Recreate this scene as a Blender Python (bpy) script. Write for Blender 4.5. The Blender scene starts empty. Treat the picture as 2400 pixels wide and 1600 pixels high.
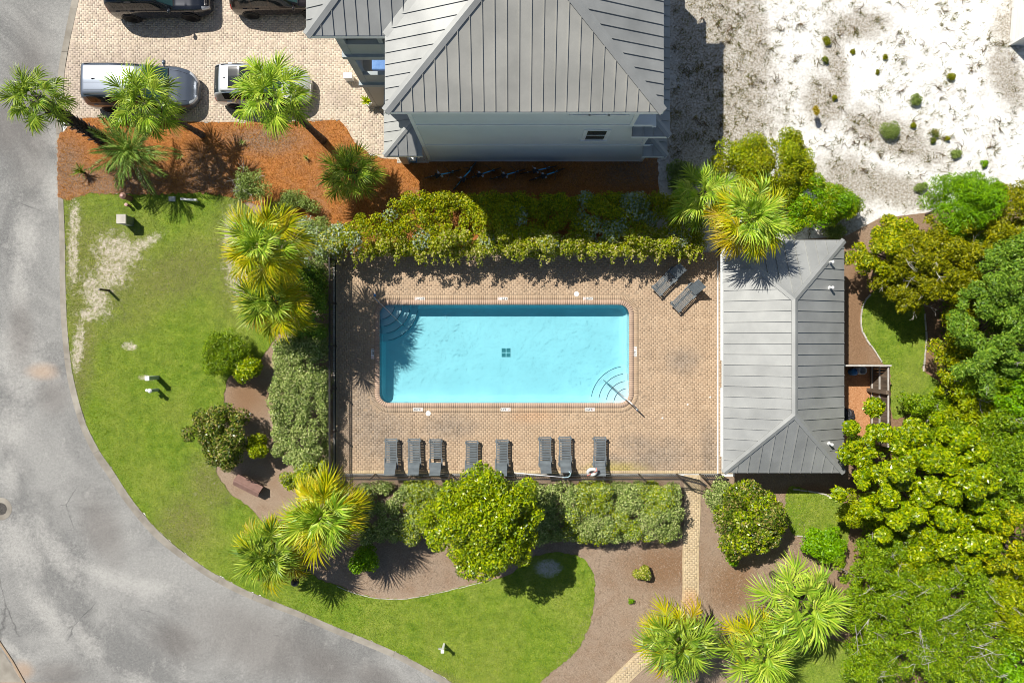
import bpy, math, random
import numpy as np
from mathutils import Vector, Matrix
R = math.radians
random.seed(7)
RNG = np.random.default_rng(11)
SC = bpy.context.scene
COL = SC.collection

# ------------------------------------------------------------------ camera, light, exposure
HC = 33.333                       # drone height; 48 px of the photograph = 1 m on the ground
cam_d = bpy.data.cameras.new('camera'); cam = bpy.data.objects.new('camera', cam_d); COL.objects.link(cam)
cam.location = (0, 0, HC); cam.rotation_euler = (0, 0, 0)
cam_d.lens = 24; cam_d.sensor_width = 36; cam_d.sensor_fit = 'HORIZONTAL'
cam_d.clip_start = .1; cam_d.clip_end = 3000
SC.camera = cam
SUN = Vector((-.57, .58, 1.0)).normalized()          # towards the sun
w = bpy.data.worlds.new('World'); SC.world = w; w.use_nodes = True
wn = w.node_tree.nodes; wl = w.node_tree.links
sky = wn.new('ShaderNodeTexSky'); sky.sky_type = 'NISHITA'; sky.sun_disc = False
sky.sun_elevation = math.asin(SUN.z); sky.sun_rotation = math.atan2(SUN.x, SUN.y)
sky.altitude = 10; sky.air_density = 1.0; sky.dust_density = .8; sky.ozone_density = 1.5
bg = wn['Background']; bg.inputs['Strength'].default_value = .062
wl.new(sky.outputs[0], bg.inputs['Color'])
sd = bpy.data.lights.new('sun', 'SUN'); sd.energy = 5.0; sd.angle = R(.53); sd.color = (1.0, .955, .87)
so = bpy.data.objects.new('sun', sd); COL.objects.link(so)
so.location = (-20, 20, 40); so.rotation_euler = (-SUN).to_track_quat('-Z', 'Y').to_euler()
SC.view_settings.view_transform = 'Standard'; SC.view_settings.look = 'None'
SC.view_settings.exposure = .25; SC.view_settings.gamma = 1.0
SC.render.engine = 'CYCLES'
SC.cycles.use_denoising = True; SC.cycles.filter_width = .9
SC.cycles.max_bounces = 6; SC.cycles.diffuse_bounces = 3; SC.cycles.glossy_bounces = 2
SC.cycles.transmission_bounces = 4; SC.cycles.transparent_max_bounces = 8
SC.cycles.sample_clamp_indirect = 6

# ------------------------------------------------------------------ helpers
def P(px, py, z=0.0):
    k = (HC - z) / HC / 48.0
    return Vector(((px - 1200) * k, (800 - py) * k, z))
def PX(pts, z=0.0):
    return [(P(x, y, z).x, P(x, y, z).y) for x, y in pts]

def tag(o, label=None, cat=None, group=None, kind=None):
    if label: o['label'] = label
    if cat: o['category'] = cat
    if group: o['group'] = group
    if kind: o['kind'] = kind
    return o
def thing(name, label, cat, loc=(0, 0, 0), rz=0.0, group=None):
    o = bpy.data.objects.new(name, None); COL.objects.link(o)
    o.empty_display_size = .2
    o.location = loc; o.rotation_euler = (0, 0, rz)
    return tag(o, label, cat, group)
def offset_of(parent):
    v = Vector((0, 0, 0))
    while parent is not None:
        v += Vector(parent.location); parent = parent.parent
    return v
def link(name, me, mat=None, parent=None):
    o = bpy.data.objects.new(name, me); COL.objects.link(o)
    if mat is not None and len(me.materials) == 0: me.materials.append(mat)
    if parent is not None: o.parent = parent
    return o
def copy_tree(o, parent=None):
    c = o.copy(); COL.objects.link(c); c.parent = parent
    for ch in list(o.children): copy_tree(ch, c)
    return c

class MB:
    """collects shapes into one mesh"""
    def __init__(s): s.v = []; s.f = []
    def add(s, vs, fs):
        b = len(s.v); s.v += [tuple(p) for p in vs]; s.f += [tuple(i + b for i in f) for f in fs]
    def box(s, x0, x1, y0, y1, z0, z1, rz=0, c=None):
        vs = [(x, y, z) for z in (z0, z1) for y in (y0, y1) for x in (x0, x1)]
        if rz:
            cx, cy = c if c else ((x0 + x1) / 2, (y0 + y1) / 2)
            ca, sa = math.cos(rz), math.sin(rz)
            vs = [(cx + (x - cx) * ca - (y - cy) * sa, cy + (x - cx) * sa + (y - cy) * ca, z) for x, y, z in vs]
        s.add(vs, [(0, 2, 3, 1), (4, 5, 7, 6), (0, 1, 5, 4), (2, 6, 7, 3), (0, 4, 6, 2), (1, 3, 7, 5)]); return s
    def beam(s, p0, p1, wd, ht, up=(0, 0, 1)):
        p0 = Vector(p0); p1 = Vector(p1); d = (p1 - p0).normalized(); u = Vector(up)
        a = d.cross(u)
        if a.length < 1e-4: a = d.cross(Vector((1, 0, 0)))
        a.normalize(); b = a.cross(d).normalized()
        vs = [p + a * i * wd / 2 + b * j * ht / 2 for p in (p0, p1) for j in (-1, 1) for i in (-1, 1)]
        s.add(vs, [(0, 1, 3, 2), (4, 6, 7, 5), (0, 4, 5, 1), (2, 3, 7, 6), (0, 2, 6, 4), (1, 5, 7, 3)]); return s
    def tube(s, pts, r, n=8, cap=True):
        pts = [Vector(p) for p in pts]; m = len(pts)
        rs = r if isinstance(r, (list, tuple)) else [r] * m
        vs = []; prev = None
        for i, p in enumerate(pts):
            d = (pts[min(i + 1, m - 1)] - pts[max(i - 1, 0)]).normalized()
            if prev is None:
                a = d.cross(Vector((0, 0, 1)))
                if a.length < .05: a = d.cross(Vector((1, 0, 0)))
            else: a = prev - d * prev.dot(d)
            a.normalize(); prev = a; b = d.cross(a)
            for k in range(n):
                t = 2 * math.pi * k / n
                vs.append(p + (a * math.cos(t) + b * math.sin(t)) * rs[i])
        fs = [(i * n + k, i * n + (k + 1) % n, (i + 1) * n + (k + 1) % n, (i + 1) * n + k) for i in range(m - 1) for k in range(n)]
        if cap: fs += [tuple(range(n))[::-1], tuple(range((m - 1) * n, m * n))]
        s.add(vs, fs); return s
    def lathe(s, prof, n=24, c=(0, 0, 0), axis='z'):
        vs = []; m = len(prof)
        for r, h in prof:
            for k in range(n):
                t = 2 * math.pi * k / n; x, y = r * math.cos(t), r * math.sin(t)
                vs.append((c[0] + x, c[1] + y, c[2] + h) if axis == 'z' else (c[0] + x, c[1] + h, c[2] + y))
        fs = [(i * n + k, i * n + (k + 1) % n, (i + 1) * n + (k + 1) % n, (i + 1) * n + k) for i in range(m - 1) for k in range(n)]
        if prof[0][0] > 1e-6: fs.append(tuple(range(n))[::-1])
        if prof[-1][0] > 1e-6: fs.append(tuple(range((m - 1) * n, m * n)))
        s.add(vs, fs); return s
    def prism(s, pts, z0, z1):
        n = len(pts)
        s.add([(x, y, z0) for x, y in pts] + [(x, y, z1) for x, y in pts],
              [tuple(range(n))[::-1], tuple(range(n, 2 * n))] + [(i, (i + 1) % n, n + (i + 1) % n, n + i) for i in range(n)]); return s
    def flat(s, pts, z):
        s.add([(x, y, z) for x, y in pts], [tuple(range(len(pts)))]); return s
    def build(s, name, mat, parent=None, smooth=False, world=True, bevel=0):
        off = offset_of(parent) if (parent is not None and world) else Vector((0, 0, 0))
        me = bpy.data.meshes.new(name)
        me.from_pydata([(x - off.x, y - off.y, z - off.z) for x, y, z in s.v], [], s.f)
        if smooth: me.polygons.foreach_set('use_smooth', [True] * len(me.polygons))
        me.update()
        o = link(name, me, mat, parent)
        if bevel:
            b = o.modifiers.new('bevel', 'BEVEL'); b.width = bevel; b.segments = 2; b.limit_method = 'ANGLE'; b.angle_limit = R(35)
        return o
def np_mesh(name, verts, faces, smooth=False):
    me = bpy.data.meshes.new(name); k = faces.shape[1]
    me.vertices.add(len(verts)); me.vertices.foreach_set('co', verts.astype(np.float32).ravel())
    me.loops.add(faces.size); me.loops.foreach_set('vertex_index', faces.astype(np.int32).ravel())
    me.polygons.add(len(faces)); me.polygons.foreach_set('loop_start', np.arange(0, faces.size, k, dtype=np.int32))
    me.polygons.foreach_set('loop_total', np.full(len(faces), k, dtype=np.int32))
    if smooth: me.polygons.foreach_set('use_smooth', np.ones(len(faces), dtype=bool))
    me.update(calc_edges=True); return me
def ccw(pts):
    a = sum(pts[i][0] * pts[(i + 1) % len(pts)][1] - pts[(i + 1) % len(pts)][0] * pts[i][1] for i in range(len(pts)))
    return pts if a > 0 else pts[::-1]
def catmull(pts, n=6, closed=True):
    out = []; m = len(pts)
    for i in range(m if closed else m - 1):
        g = (lambda j: pts[j % m]) if closed else (lambda j: pts[min(max(j, 0), m - 1)])
        p0, p1, p2, p3 = g(i - 1), g(i), g(i + 1), g(i + 2)
        for k in range(n):
            t = k / n
            out.append(tuple(.5 * (2 * p1[d] + (p2[d] - p0[d]) * t + (2 * p0[d] - 5 * p1[d] + 4 * p2[d] - p3[d]) * t * t
                                   + (3 * p1[d] - p0[d] - 3 * p2[d] + p3[d]) * t ** 3) for d in range(2)))
    if not closed: out.append(tuple(pts[-1]))
    return out
def roughen(pts, step=.14, amp=.05, seed=1):
    r = random.Random(seed); out = []
    for i in range(len(pts)):
        a = Vector(pts[i]); b = Vector(pts[(i + 1) % len(pts)]); L = (b - a).length
        if L < 1e-6: continue
        n = max(1, int(L / step)) if L < 30 else 1
        q = (b - a).normalized(); nrm = Vector((-q.y, q.x))
        for k in range(n):
            out.append(tuple(a + (b - a) * (k / n) + nrm * r.gauss(0, amp)))
    return out
def inside(xy, poly):
    x, y = xy[:, 0], xy[:, 1]; r = np.zeros(len(x), bool); n = len(poly)
    for i in range(n):
        x0, y0 = poly[i]; x1, y1 = poly[(i + 1) % n]
        if y0 == y1: continue
        c = ((y0 > y) != (y1 > y)) & (x < (x1 - x0) * (y - y0) / (y1 - y0) + x0); r ^= c
    return r
def sample(poly, n, rng=RNG):
    p = np.array(poly); lo, hi = p.min(0), p.max(0); out = np.zeros((0, 2))
    while len(out) < n:
        q = rng.uniform(lo, hi, (n * 2, 2)); out = np.vstack([out, q[inside(q, poly)]])
    return out[:n]

# ------------------------------------------------------------------ materials
MATS = {}
def newmat(name):
    m = bpy.data.materials.new(name); m.use_nodes = True; nt = m.node_tree
    b = nt.nodes['Principled BSDF']; MATS[name] = m
    return m, nt, b
def node(nt, t, **kw):
    n = nt.nodes.new(t)
    for k, v in kw.items(): setattr(n, k, v)
    return n
def inp(nt, sock, v):
    if hasattr(v, 'is_output') or isinstance(v, bpy.types.NodeSocket): nt.links.new(v, sock)
    else:
        if isinstance(v, (tuple, list)) and len(v) == 3 and sock.type == 'RGBA': v = (*v, 1)
        sock.default_value = v
def pos(nt): return node(nt, 'ShaderNodeNewGeometry').outputs['Position']
def noise(nt, vec, scale, detail=3, rough=.55, stretch=None, rot=0.0, out='Fac', dist=0.0):
    if stretch or rot:
        mp = node(nt, 'ShaderNodeMapping'); nt.links.new(vec, mp.inputs[0])
        mp.inputs['Scale'].default_value = stretch or (1, 1, 1); mp.inputs['Rotation'].default_value = (0, 0, rot); vec = mp.outputs[0]
    n = node(nt, 'ShaderNodeTexNoise'); nt.links.new(vec, n.inputs['Vector'])
    n.inputs['Scale'].default_value = scale; n.inputs['Detail'].default_value = detail; n.inputs['Roughness'].default_value = rough
    n.inputs['Distortion'].default_value = dist
    return n.outputs[out]
def ramp(nt, fac, stops, interp='LINEAR'):
    r = node(nt, 'ShaderNodeValToRGB'); r.color_ramp.interpolation = interp
    e = r.color_ramp.elements
    while len(e) < len(stops): e.new(.5)
    for i, (p, c) in enumerate(stops):
        e[i].position = p; e[i].color = (*c, 1) if isinstance(c, (tuple, list)) else (c, c, c, 1)
    nt.links.new(fac, r.inputs[0]); return r.outputs[0]
def mixc(nt, fac, a, b, mode='MIX'):
    n = node(nt, 'ShaderNodeMix', data_type='RGBA', blend_type=mode)
    inp(nt, n.inputs[0], fac); inp(nt, n.inputs[6], a); inp(nt, n.inputs[7], b); return n.outputs[2]
def math_(nt, op, a, b=0.0, clamp=False):
    n = node(nt, 'ShaderNodeMath', operation=op, use_clamp=clamp); inp(nt, n.inputs[0], a); inp(nt, n.inputs[1], b); return n.outputs[0]
def ell(nt, vec, px, py, rx, ry, rot=0.0, soft=.5, nz=None, amt=.8):
    """soft patch (wear or stain), given in photo pixels on the ground"""
    c = P(px, py); mp = node(nt, 'ShaderNodeMapping', vector_type='TEXTURE'); nt.links.new(vec, mp.inputs[0])
    mp.inputs['Location'].default_value = (c.x, c.y, 0); mp.inputs['Rotation'].default_value = (0, 0, R(rot))
    mp.inputs['Scale'].default_value = (rx / 48, ry / 48, 100)
    l = node(nt, 'ShaderNodeVectorMath', operation='LENGTH'); nt.links.new(mp.outputs[0], l.inputs[0]); d = l.outputs['Value']
    if nz is not None: d = math_(nt, 'ADD', d, math_(nt, 'MULTIPLY', math_(nt, 'SUBTRACT', nz, .5), amt))
    mr = node(nt, 'ShaderNodeMapRange', interpolation_type='SMOOTHSTEP'); nt.links.new(d, mr.inputs[0])
    mr.inputs[1].default_value = 1 - soft; mr.inputs[2].default_value = 1 + soft; mr.inputs[3].default_value = 1; mr.inputs[4].default_value = 0
    return mr.outputs[0]
def bump(nt, b, h, strength=.4, dist=.02):
    n = node(nt, 'ShaderNodeBump'); n.inputs['Strength'].default_value = strength; n.inputs['Distance'].default_value = dist
    nt.links.new(h, n.inputs['Height']); nt.links.new(n.outputs[0], b.inputs['Normal'])
def rnd(nt):
    g = node(nt, 'ShaderNodeNewGeometry').outputs['Random Per Island']; o = node(nt, 'ShaderNodeObjectInfo').outputs['Random']
    return math_(nt, 'FRACT', math_(nt, 'ADD', g, o))
def mk(name, c1, c2=None, scale=3.0, detail=4, rough=.7, bmp=0.0, bscale=40, bdist=.01, metal=0.0, spec=.4, isl=0.0, stretch=None, rot=0.0, lo=.35, hi=.65, coat=0.0):
    m, nt, b = newmat(name); v = pos(nt)
    col = c1
    if c2 is not None: col = ramp(nt, noise(nt, v, scale, detail, stretch=stretch, rot=rot), [(lo, c1), (hi, c2)])
    if isl:
        f = rnd(nt); g = math_(nt, 'ADD', math_(nt, 'MULTIPLY', f, 2 * isl), 1 - isl)
        hsv = node(nt, 'ShaderNodeHueSaturation'); inp(nt, hsv.inputs['Color'], col); nt.links.new(g, hsv.inputs['Value']); col = hsv.outputs[0]
    inp(nt, b.inputs['Base Color'], col)
    b.inputs['Roughness'].default_value = rough; b.inputs['Metallic'].default_value = metal; b.inputs['Specular IOR Level'].default_value = spec
    b.inputs['Coat Weight'].default_value = coat
    if bmp: bump(nt, b, noise(nt, v, bscale, 4, stretch=stretch, rot=rot), bmp, bdist)
    return m
def leafmat(name, cols, trans=.2, rough=.45, spec=.35, nscale=.9, namt=.35, gain=2.15):
    """leaf colour varies from leaf to leaf and, a little, from bough to bough"""
    m, nt, b = newmat(name); r = rnd(nt); v = pos(nt)
    n = len(cols); col = ramp(nt, r, [(i / max(1, n - 1), c) for i, c in enumerate(cols)])
    g = math_(nt, 'MULTIPLY', math_(nt, 'ADD', math_(nt, 'MULTIPLY', noise(nt, v, nscale, 3), 2 * namt), 1 - namt), gain)
    hsv = node(nt, 'ShaderNodeHueSaturation'); inp(nt, hsv.inputs['Color'], col); nt.links.new(g, hsv.inputs['Value']); hsv.inputs['Saturation'].default_value = 1.12
    col = hsv.outputs[0]; nt.links.new(col, b.inputs['Base Color'])
    b.inputs['Roughness'].default_value = rough; b.inputs['Specular IOR Level'].default_value = spec
    t = node(nt, 'ShaderNodeBsdfTranslucent'); nt.links.new(mixc(nt, .5, col, (.42, .46, .03), 'MIX'), t.inputs[0])
    mx = node(nt, 'ShaderNodeMixShader'); mx.inputs[0].default_value = trans
    nt.links.new(b.outputs[0], mx.inputs[1]); nt.links.new(t.outputs[0], mx.inputs[2])
    nt.links.new(mx.outputs[0], nt.nodes['Material Output'].inputs[0]); return m

# --- ground materials
def m_sand():
    m, nt, b = newmat('white_sand'); v = pos(nt)
    big = noise(nt, v, .5, 5, .65); fine = noise(nt, v, 9, 5, .7); mid = noise(nt, v, 2.2, 4, .7)
    base = ramp(nt, fine, [(.26, (.56, .53, .49)), (.42, (.82, .81, .785)), (.75, (.90, .895, .875))])
    thatch = ramp(nt, noise(nt, v, 14, 4, .7), [(.3, (.06, .045, .025)), (.5, (.17, .13, .07)), (.7, (.42, .35, .26))])
    msk = None
    for e in [(1650, 60, 130, 220, 0), (1700, 230, 140, 190, 12), (1600, 300, 70, 160, 0), (1770, 100, 40, 150, 8), (1960, 150, 26, 110, 10), (1935, 235, 60, 70, 0),
              (1760, 190, 45, 90, 0), (2090, 320, 150, 46, -25), (1990, 420, 90, 60, -20), (2080, 440, 130, 44, -15), (1970, 530, 60, 50, 0), (2360, 180, 40, 90, 20), (2370, 60, 50, 60, 0), (2010, 60, 80, 40, 10)]:
        x = ell(nt, v, *e, soft=.6, nz=mid, amt=1.6); msk = x if msk is None else math_(nt, 'MAXIMUM', msk, x)
    sp = ramp(nt, math_(nt, 'ADD', mid, math_(nt, 'MULTIPLY', big, .6)), [(.70, 0.0), (.95, .5)])
    msk = math_(nt, 'MAXIMUM', math_(nt, 'MULTIPLY', msk, 1.0), sp)
    msk = math_(nt, 'MULTIPLY', msk, ramp(nt, fine, [(.30, 1.0), (.66, .45)]))
    nt.links.new(mixc(nt, msk, base, thatch), b.inputs['Base Color']); b.inputs['Roughness'].default_value = .95
    b.inputs['Specular IOR Level'].default_value = .1
    bump(nt, b, noise(nt, v, 6, 6, .7), .7, .05); return m
SANDY = [(275, 590, 50, 38, -20), (262, 640, 42, 34, 35), (225, 690, 26, 50, 25), (330, 575, 50, 12, 28), (172, 600, 12, 66, 0), (176, 520, 12, 45, 0), (560, 640, 26, 70, 10),
         (215, 735, 30, 16, 10), (185, 810, 12, 60, -8), (305, 812, 16, 10, 0), (345, 885, 16, 6, 0), (545, 560, 20, 60, 0), (310, 590, 14, 30, 40)]
def m_lawn():
    m, nt, b = newmat('lawn'); v = pos(nt)
    big = noise(nt, v, .35, 4, .6); mid = noise(nt, v, 2.2, 7, .78); fine = noise(nt, v, 13, 4, .75)
    g = ramp(nt, mid, [(.32, (.085, .165, .014)), (.5, (.19, .295, .028)), (.68, (.31, .385, .055))])
    y = ramp(nt, mid, [(.3, (.26, .31, .05)), (.7, (.38, .39, .10))])
    col = mixc(nt, ramp(nt, big, [(.42, 0.0), (.68, .7)]), g, y)
    dry = None
    for e in [(180, 640, 45, 180, 3), (190, 860, 30, 150, -12), (560, 600, 60, 130, 0), (420, 640, 120, 60, 20), (250, 640, 110, 130, 0), (500, 1130, 60, 60, 0), (1020, 1590, 90, 20, -20), (430, 1230, 60, 70, -40)]:
        x = ell(nt, v, *e, soft=.7, nz=mid, amt=1.3); dry = x if dry is None else math_(nt, 'MAXIMUM', dry, x)
    col = mixc(nt, math_(nt, 'MULTIPLY', dry, .62), col, (.25, .20, .10))
    col = mixc(nt, ramp(nt, fine, [(.36, .75), (.56, 0.0)]), col, mixc(nt, .35, (.055, .095, .014), col))
    col = mixc(nt, ramp(nt, fine, [(.58, 0.0), (.78, .45)]), col, (.36, .40, .10))
    s = None
    for e in SANDY:
        x = ell(nt, v, *e, soft=.45, nz=noise(nt, v, 3.2, 6, .8), amt=4.2); s = x if s is None else math_(nt, 'MAXIMUM', s, x)
    spk = ramp(nt, noise(nt, v, 2.6, 5, .75), [(.58, 0.0), (.72, .75)])
    s = math_(nt, 'MAXIMUM', s, math_(nt, 'MULTIPLY', spk, dry)); s = math_(nt, 'MULTIPLY', s, ramp(nt, noise(nt, v, 5, 6, .85), [(.40, .05), (.56, 1.0)]))
    sand = ramp(nt, fine, [(.3, (.40, .33, .25)), (.65, (.70, .62, .53))])
    pond = ell(nt, v, 1285, 1330, 26, 18, 0, soft=.4, nz=noise(nt, v, 5, 4, .75), amt=1.5)
    col = mixc(nt, s, col, sand); col = mixc(nt, pond, col, (.62, .60, .56))
    nt.links.new(col, b.inputs['Base Color']); b.inputs['Roughness'].default_value = .9; b.inputs['Specular IOR Level'].default_value = .15
    bump(nt, b, noise(nt, v, 16, 5, .75), .9, .05); return m
def m_straw(name, dull, c, patches=()):
    m, nt, b = newmat(name); v = pos(nt)
    f1 = noise(nt, v, 11, 5, .75, stretch=(1, 3.5, 1), rot=.6); f2 = noise(nt, v, 11, 5, .75, stretch=(3.5, 1, 1), rot=.2)
    f = math_(nt, 'MULTIPLY', math_(nt, 'ADD', f1, f2), .5); mid = noise(nt, v, .9, 4, .6)
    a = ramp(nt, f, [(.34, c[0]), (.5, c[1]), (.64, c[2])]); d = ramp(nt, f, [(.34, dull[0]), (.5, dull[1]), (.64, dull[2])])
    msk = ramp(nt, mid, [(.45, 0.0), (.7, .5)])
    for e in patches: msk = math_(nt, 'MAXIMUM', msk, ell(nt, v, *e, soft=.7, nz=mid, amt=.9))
    nt.links.new(mixc(nt, msk, a, d), b.inputs['Base Color']); b.inputs['Roughness'].default_value = .95; b.inputs['Specular IOR Level'].default_value = .1
    bump(nt, b, f, .9, .04); return m
def m_road():
    m, nt, b = newmat('asphalt'); v = pos(nt)
    fine = noise(nt, v, 30, 4, .8); gr = noise(nt, v, 9, 4, .8); mid = noise(nt, v, 1.1, 5, .65, stretch=(1.6, .8, 1), rot=R(-20)); big = noise(nt, v, .3, 4, .6, dist=.6)
    broad = noise(nt, v, .22, 6, .62, dist=.8)
    grain = math_(nt, 'ADD', math_(nt, 'MULTIPLY', fine, .55), math_(nt, 'MULTIPLY', gr, .45))
    dk = ramp(nt, grain, [(.34, (.115, .115, .112)), (.5, (.195, .193, .186)), (.66, (.30, .295, .28))]); lt = ramp(nt, grain, [(.34, (.21, .205, .195)), (.5, (.305, .30, .285)), (.66, (.41, .40, .375))])
    base = mixc(nt, ramp(nt, broad, [(.40, 0.0), (.60, 1.0)]), dk, lt)
    pale = ramp(nt, grain, [(.35, (.36, .35, .33)), (.65, (.53, .515, .48))])
    s = ramp(nt, mid, [(.54, 0.0), (.70, .45)]); nz = noise(nt, v, .8, 5, .7)
    for e in [(45, 640, 16, 60, 0), (50, 690, 24, 40, 0), (30, 840, 70, 60, -20), (90, 860, 70, 26, -40), (60, 900, 50, 40, 0), (130, 450, 26, 40, 0), (60, 560, 30, 60, 0), (40, 1270, 45, 80, 30), (130, 1290, 26, 90, 38), (250, 1350, 130, 18, -22), (330, 1370, 120, 22, -12),
              (110, 1440, 22, 90, 35), (200, 1500, 22, 60, 40), (20, 1000, 40, 60, 0), (330, 1600, 45, 20, -30), (30, 1525, 50, 14, -35), (130, 320, 40, 30, 0), (25, 1110, 20, 50, 0)]:
        s = math_(nt, 'MAXIMUM', s, math_(nt, 'MULTIPLY', ell(nt, v, *e, soft=.9, nz=nz, amt=2.2), .72))
    s = ramp(nt, math_(nt, 'ADD', s, math_(nt, 'MULTIPLY', math_(nt, 'SUBTRACT', noise(nt, v, 5, 6, .85), .5), 1.9)), [(.15, 0.0), (.95, .8)])
    col = mixc(nt, s, base, pale)
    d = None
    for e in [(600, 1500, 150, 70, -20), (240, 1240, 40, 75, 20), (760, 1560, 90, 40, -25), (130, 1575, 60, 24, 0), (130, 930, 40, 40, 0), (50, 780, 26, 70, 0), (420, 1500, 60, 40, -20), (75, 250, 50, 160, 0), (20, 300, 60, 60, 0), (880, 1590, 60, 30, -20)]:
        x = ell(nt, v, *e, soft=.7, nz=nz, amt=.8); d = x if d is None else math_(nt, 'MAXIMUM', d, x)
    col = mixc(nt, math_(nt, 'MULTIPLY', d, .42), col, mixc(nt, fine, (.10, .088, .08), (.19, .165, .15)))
    rust = math_(nt, 'MAXIMUM', ell(nt, v, 55, 1570, 22, 20, 0, soft=.7, nz=nz), ell(nt, v, 100, 870, 30, 16, 0, soft=.8, nz=nz))
    col = mixc(nt, math_(nt, 'MULTIPLY', rust, .45), col, (.48, .30, .17))
    crack = node(nt, 'ShaderNodeTexVoronoi', feature='DISTANCE_TO_EDGE'); nt.links.new(mixc(nt, .12, v, noise(nt, v, 2.5, 3, out='Color')), crack.inputs['Vector']); crack.inputs['Scale'].default_value = .16
    cm = ramp(nt, crack.outputs['Distance'], [(0.0, .55), (.0035, 0.0)])
    col = mixc(nt, math_(nt, 'MULTIPLY', cm, ramp(nt, big, [(.5, 0.0), (.6, 1.0)])), col, (.05, .05, .05))
    nt.links.new(col, b.inputs['Base Color']); b.inputs['Roughness'].default_value = .9; b.inputs['Specular IOR Level'].default_value = .2
    bump(nt, b, fine, .6, .01); return m
def m_paver(name, cols, stains=(), isl=.12, stain=(.13, .115, .10), amt=.7, tint=None, tints=()):
    m, nt, b = newmat(name); v = pos(nt); r = rnd(nt); mid = noise(nt, v, .7, 5, .65); fine = noise(nt, v, 25, 3, .7)
    col = ramp(nt, r, [(i / (len(cols) - 1), c) for i, c in enumerate(cols)])
    g = math_(nt, 'ADD', math_(nt, 'MULTIPLY', mid, .5), .75); hsv = node(nt, 'ShaderNodeHueSaturation'); nt.links.new(col, hsv.inputs['Color']); nt.links.new(g, hsv.inputs['Value']); col = hsv.outputs[0]
    d = None; nz = noise(nt, v, 1.6, 5, .75)
    for e in stains:
        x = ell(nt, v, *e, soft=.8, nz=nz, amt=1.5); d = x if d is None else math_(nt, 'MAXIMUM', d, x)
    if d is not None: col = mixc(nt, math_(nt, 'MULTIPLY', d, amt), col, mixc(nt, r, stain, tuple(c * 2.0 for c in stain)))
    for (e, tc, ta) in tints: col = mixc(nt, math_(nt, 'MULTIPLY', ell(nt, v, *e, soft=.8, nz=nz, amt=1.0), ta), col, tc)
    col = mixc(nt, ramp(nt, fine, [(.35, .18), (.5, 0.0)]), col, (.12, .10, .08))
    nt.links.new(col, b.inputs['Base Color']); b.inputs['Roughness'].default_value = .85; b.inputs['Specular IOR Level'].default_value = .25
    bump(nt, b, fine, .3, .006); return m
M = {}
M['sand'] = m_sand(); M['lawn'] = m_lawn(); M['road'] = m_road()
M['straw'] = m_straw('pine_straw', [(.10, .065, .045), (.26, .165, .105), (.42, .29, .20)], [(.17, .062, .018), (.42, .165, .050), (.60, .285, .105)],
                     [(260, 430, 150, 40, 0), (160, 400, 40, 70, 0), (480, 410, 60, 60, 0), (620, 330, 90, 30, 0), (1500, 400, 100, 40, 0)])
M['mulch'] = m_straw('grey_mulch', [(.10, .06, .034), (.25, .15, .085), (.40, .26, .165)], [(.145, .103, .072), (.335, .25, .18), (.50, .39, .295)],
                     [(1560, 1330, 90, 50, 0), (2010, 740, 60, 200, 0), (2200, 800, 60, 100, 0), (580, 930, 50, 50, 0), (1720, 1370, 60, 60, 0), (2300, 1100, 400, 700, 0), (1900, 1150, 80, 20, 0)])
M['bark'] = m_straw('bark_chips', [(.16, .07, .03), (.40, .20, .10), (.62, .44, .30)], [(.20, .08, .03), (.50, .24, .11), (.68, .42, .25)])
M['deck_paver'] = m_paver('deck_paver', [(.435, .315, .21), (.465, .34, .23), (.49, .365, .25), (.46, .335, .225), (.445, .32, .215)],
    [(1540, 1070, 80, 36, 10), (1600, 845, 36, 26, 0), (1490, 1040, 40, 20, 0), (880, 1010, 80, 60, 0), (850, 950, 40, 90, 0), (1660, 1060, 20, 60, 0), (920, 1050, 90, 26, 0), (1050, 1000, 60, 26, 0), (1440, 1080, 40, 16, 0)],
    amt=.55, tints=[((1440, 1098, 60, 14, 0), (.42, .36, .06), .6), ((1250, 975, 50, 14, 0), (.55, .25, .10), .3), ((1340, 1010, 120, 60, 0), (.50, .36, .23), .35)])
M['drive_paver'] = m_paver('drive_paver', [(.53, .44, .34), (.60, .50, .39), (.66, .56, .44), (.56, .46, .37), (.50, .41, .33)],
    [(790, 235, 34, 26, 0), (230, 255, 60, 30, 0), (600, 262, 40, 30, 0), (330, 150, 120, 30, 0), (180, 180, 30, 80, 0)], amt=.35, stain=(.20, .165, .14),
    tints=[((520, 150, 90, 30, 0), (.62, .54, .44), .5)])
M['path_paver'] = m_paver('path_paver', [(.50, .385, .235), (.54, .42, .26), (.58, .46, .29)], [(1600, 1180, 14, 60, 0)], amt=.4, tints=[((1620, 1405, 20, 22, 0), (.50, .24, .09), .6)])
M['coping'] = m_paver('coping_paver', [(.47, .335, .25), (.50, .36, .27), (.455, .325, .24)])
M['grout'] = mk('grout', (.33, .245, .165), (.39, .29, .20), 8, rough=.95)
M['grout_pale'] = mk('pale_grout', (.43, .355, .27), (.51, .425, .33), 8, rough=.95)
M['concrete'] = mk('kerb_concrete', (.23, .205, .17), (.35, .32, .27), 1.3, 6, .9, .3, 30, isl=.06)
M['concrete_old'] = mk('pale_concrete', (.42, .39, .34), (.58, .54, .47), 2.0, 6, .9, .3, 30)
M['plaster'] = mk('pool_plaster', (.53, .60, .63), (.60, .665, .695), .6, 5, .6)
M['nosing'] = mk('step_edge_tile', (.02, .05, .09), (.03, .07, .12), 9, rough=.4)
M['white'] = mk('white_paint', (.74, .74, .72), (.80, .80, .78), 3, rough=.45)
M['tile_white'] = mk('marker_tile', (.78, .77, .73), (.82, .81, .78), 6, rough=.4)
M['ink'] = mk('black_lettering', (.03, .03, .03), (.05, .05, .05), 20, rough=.6)
M['red'] = mk('red_print', (.60, .20, .16), (.66, .26, .20), 20, rough=.6)
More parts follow.
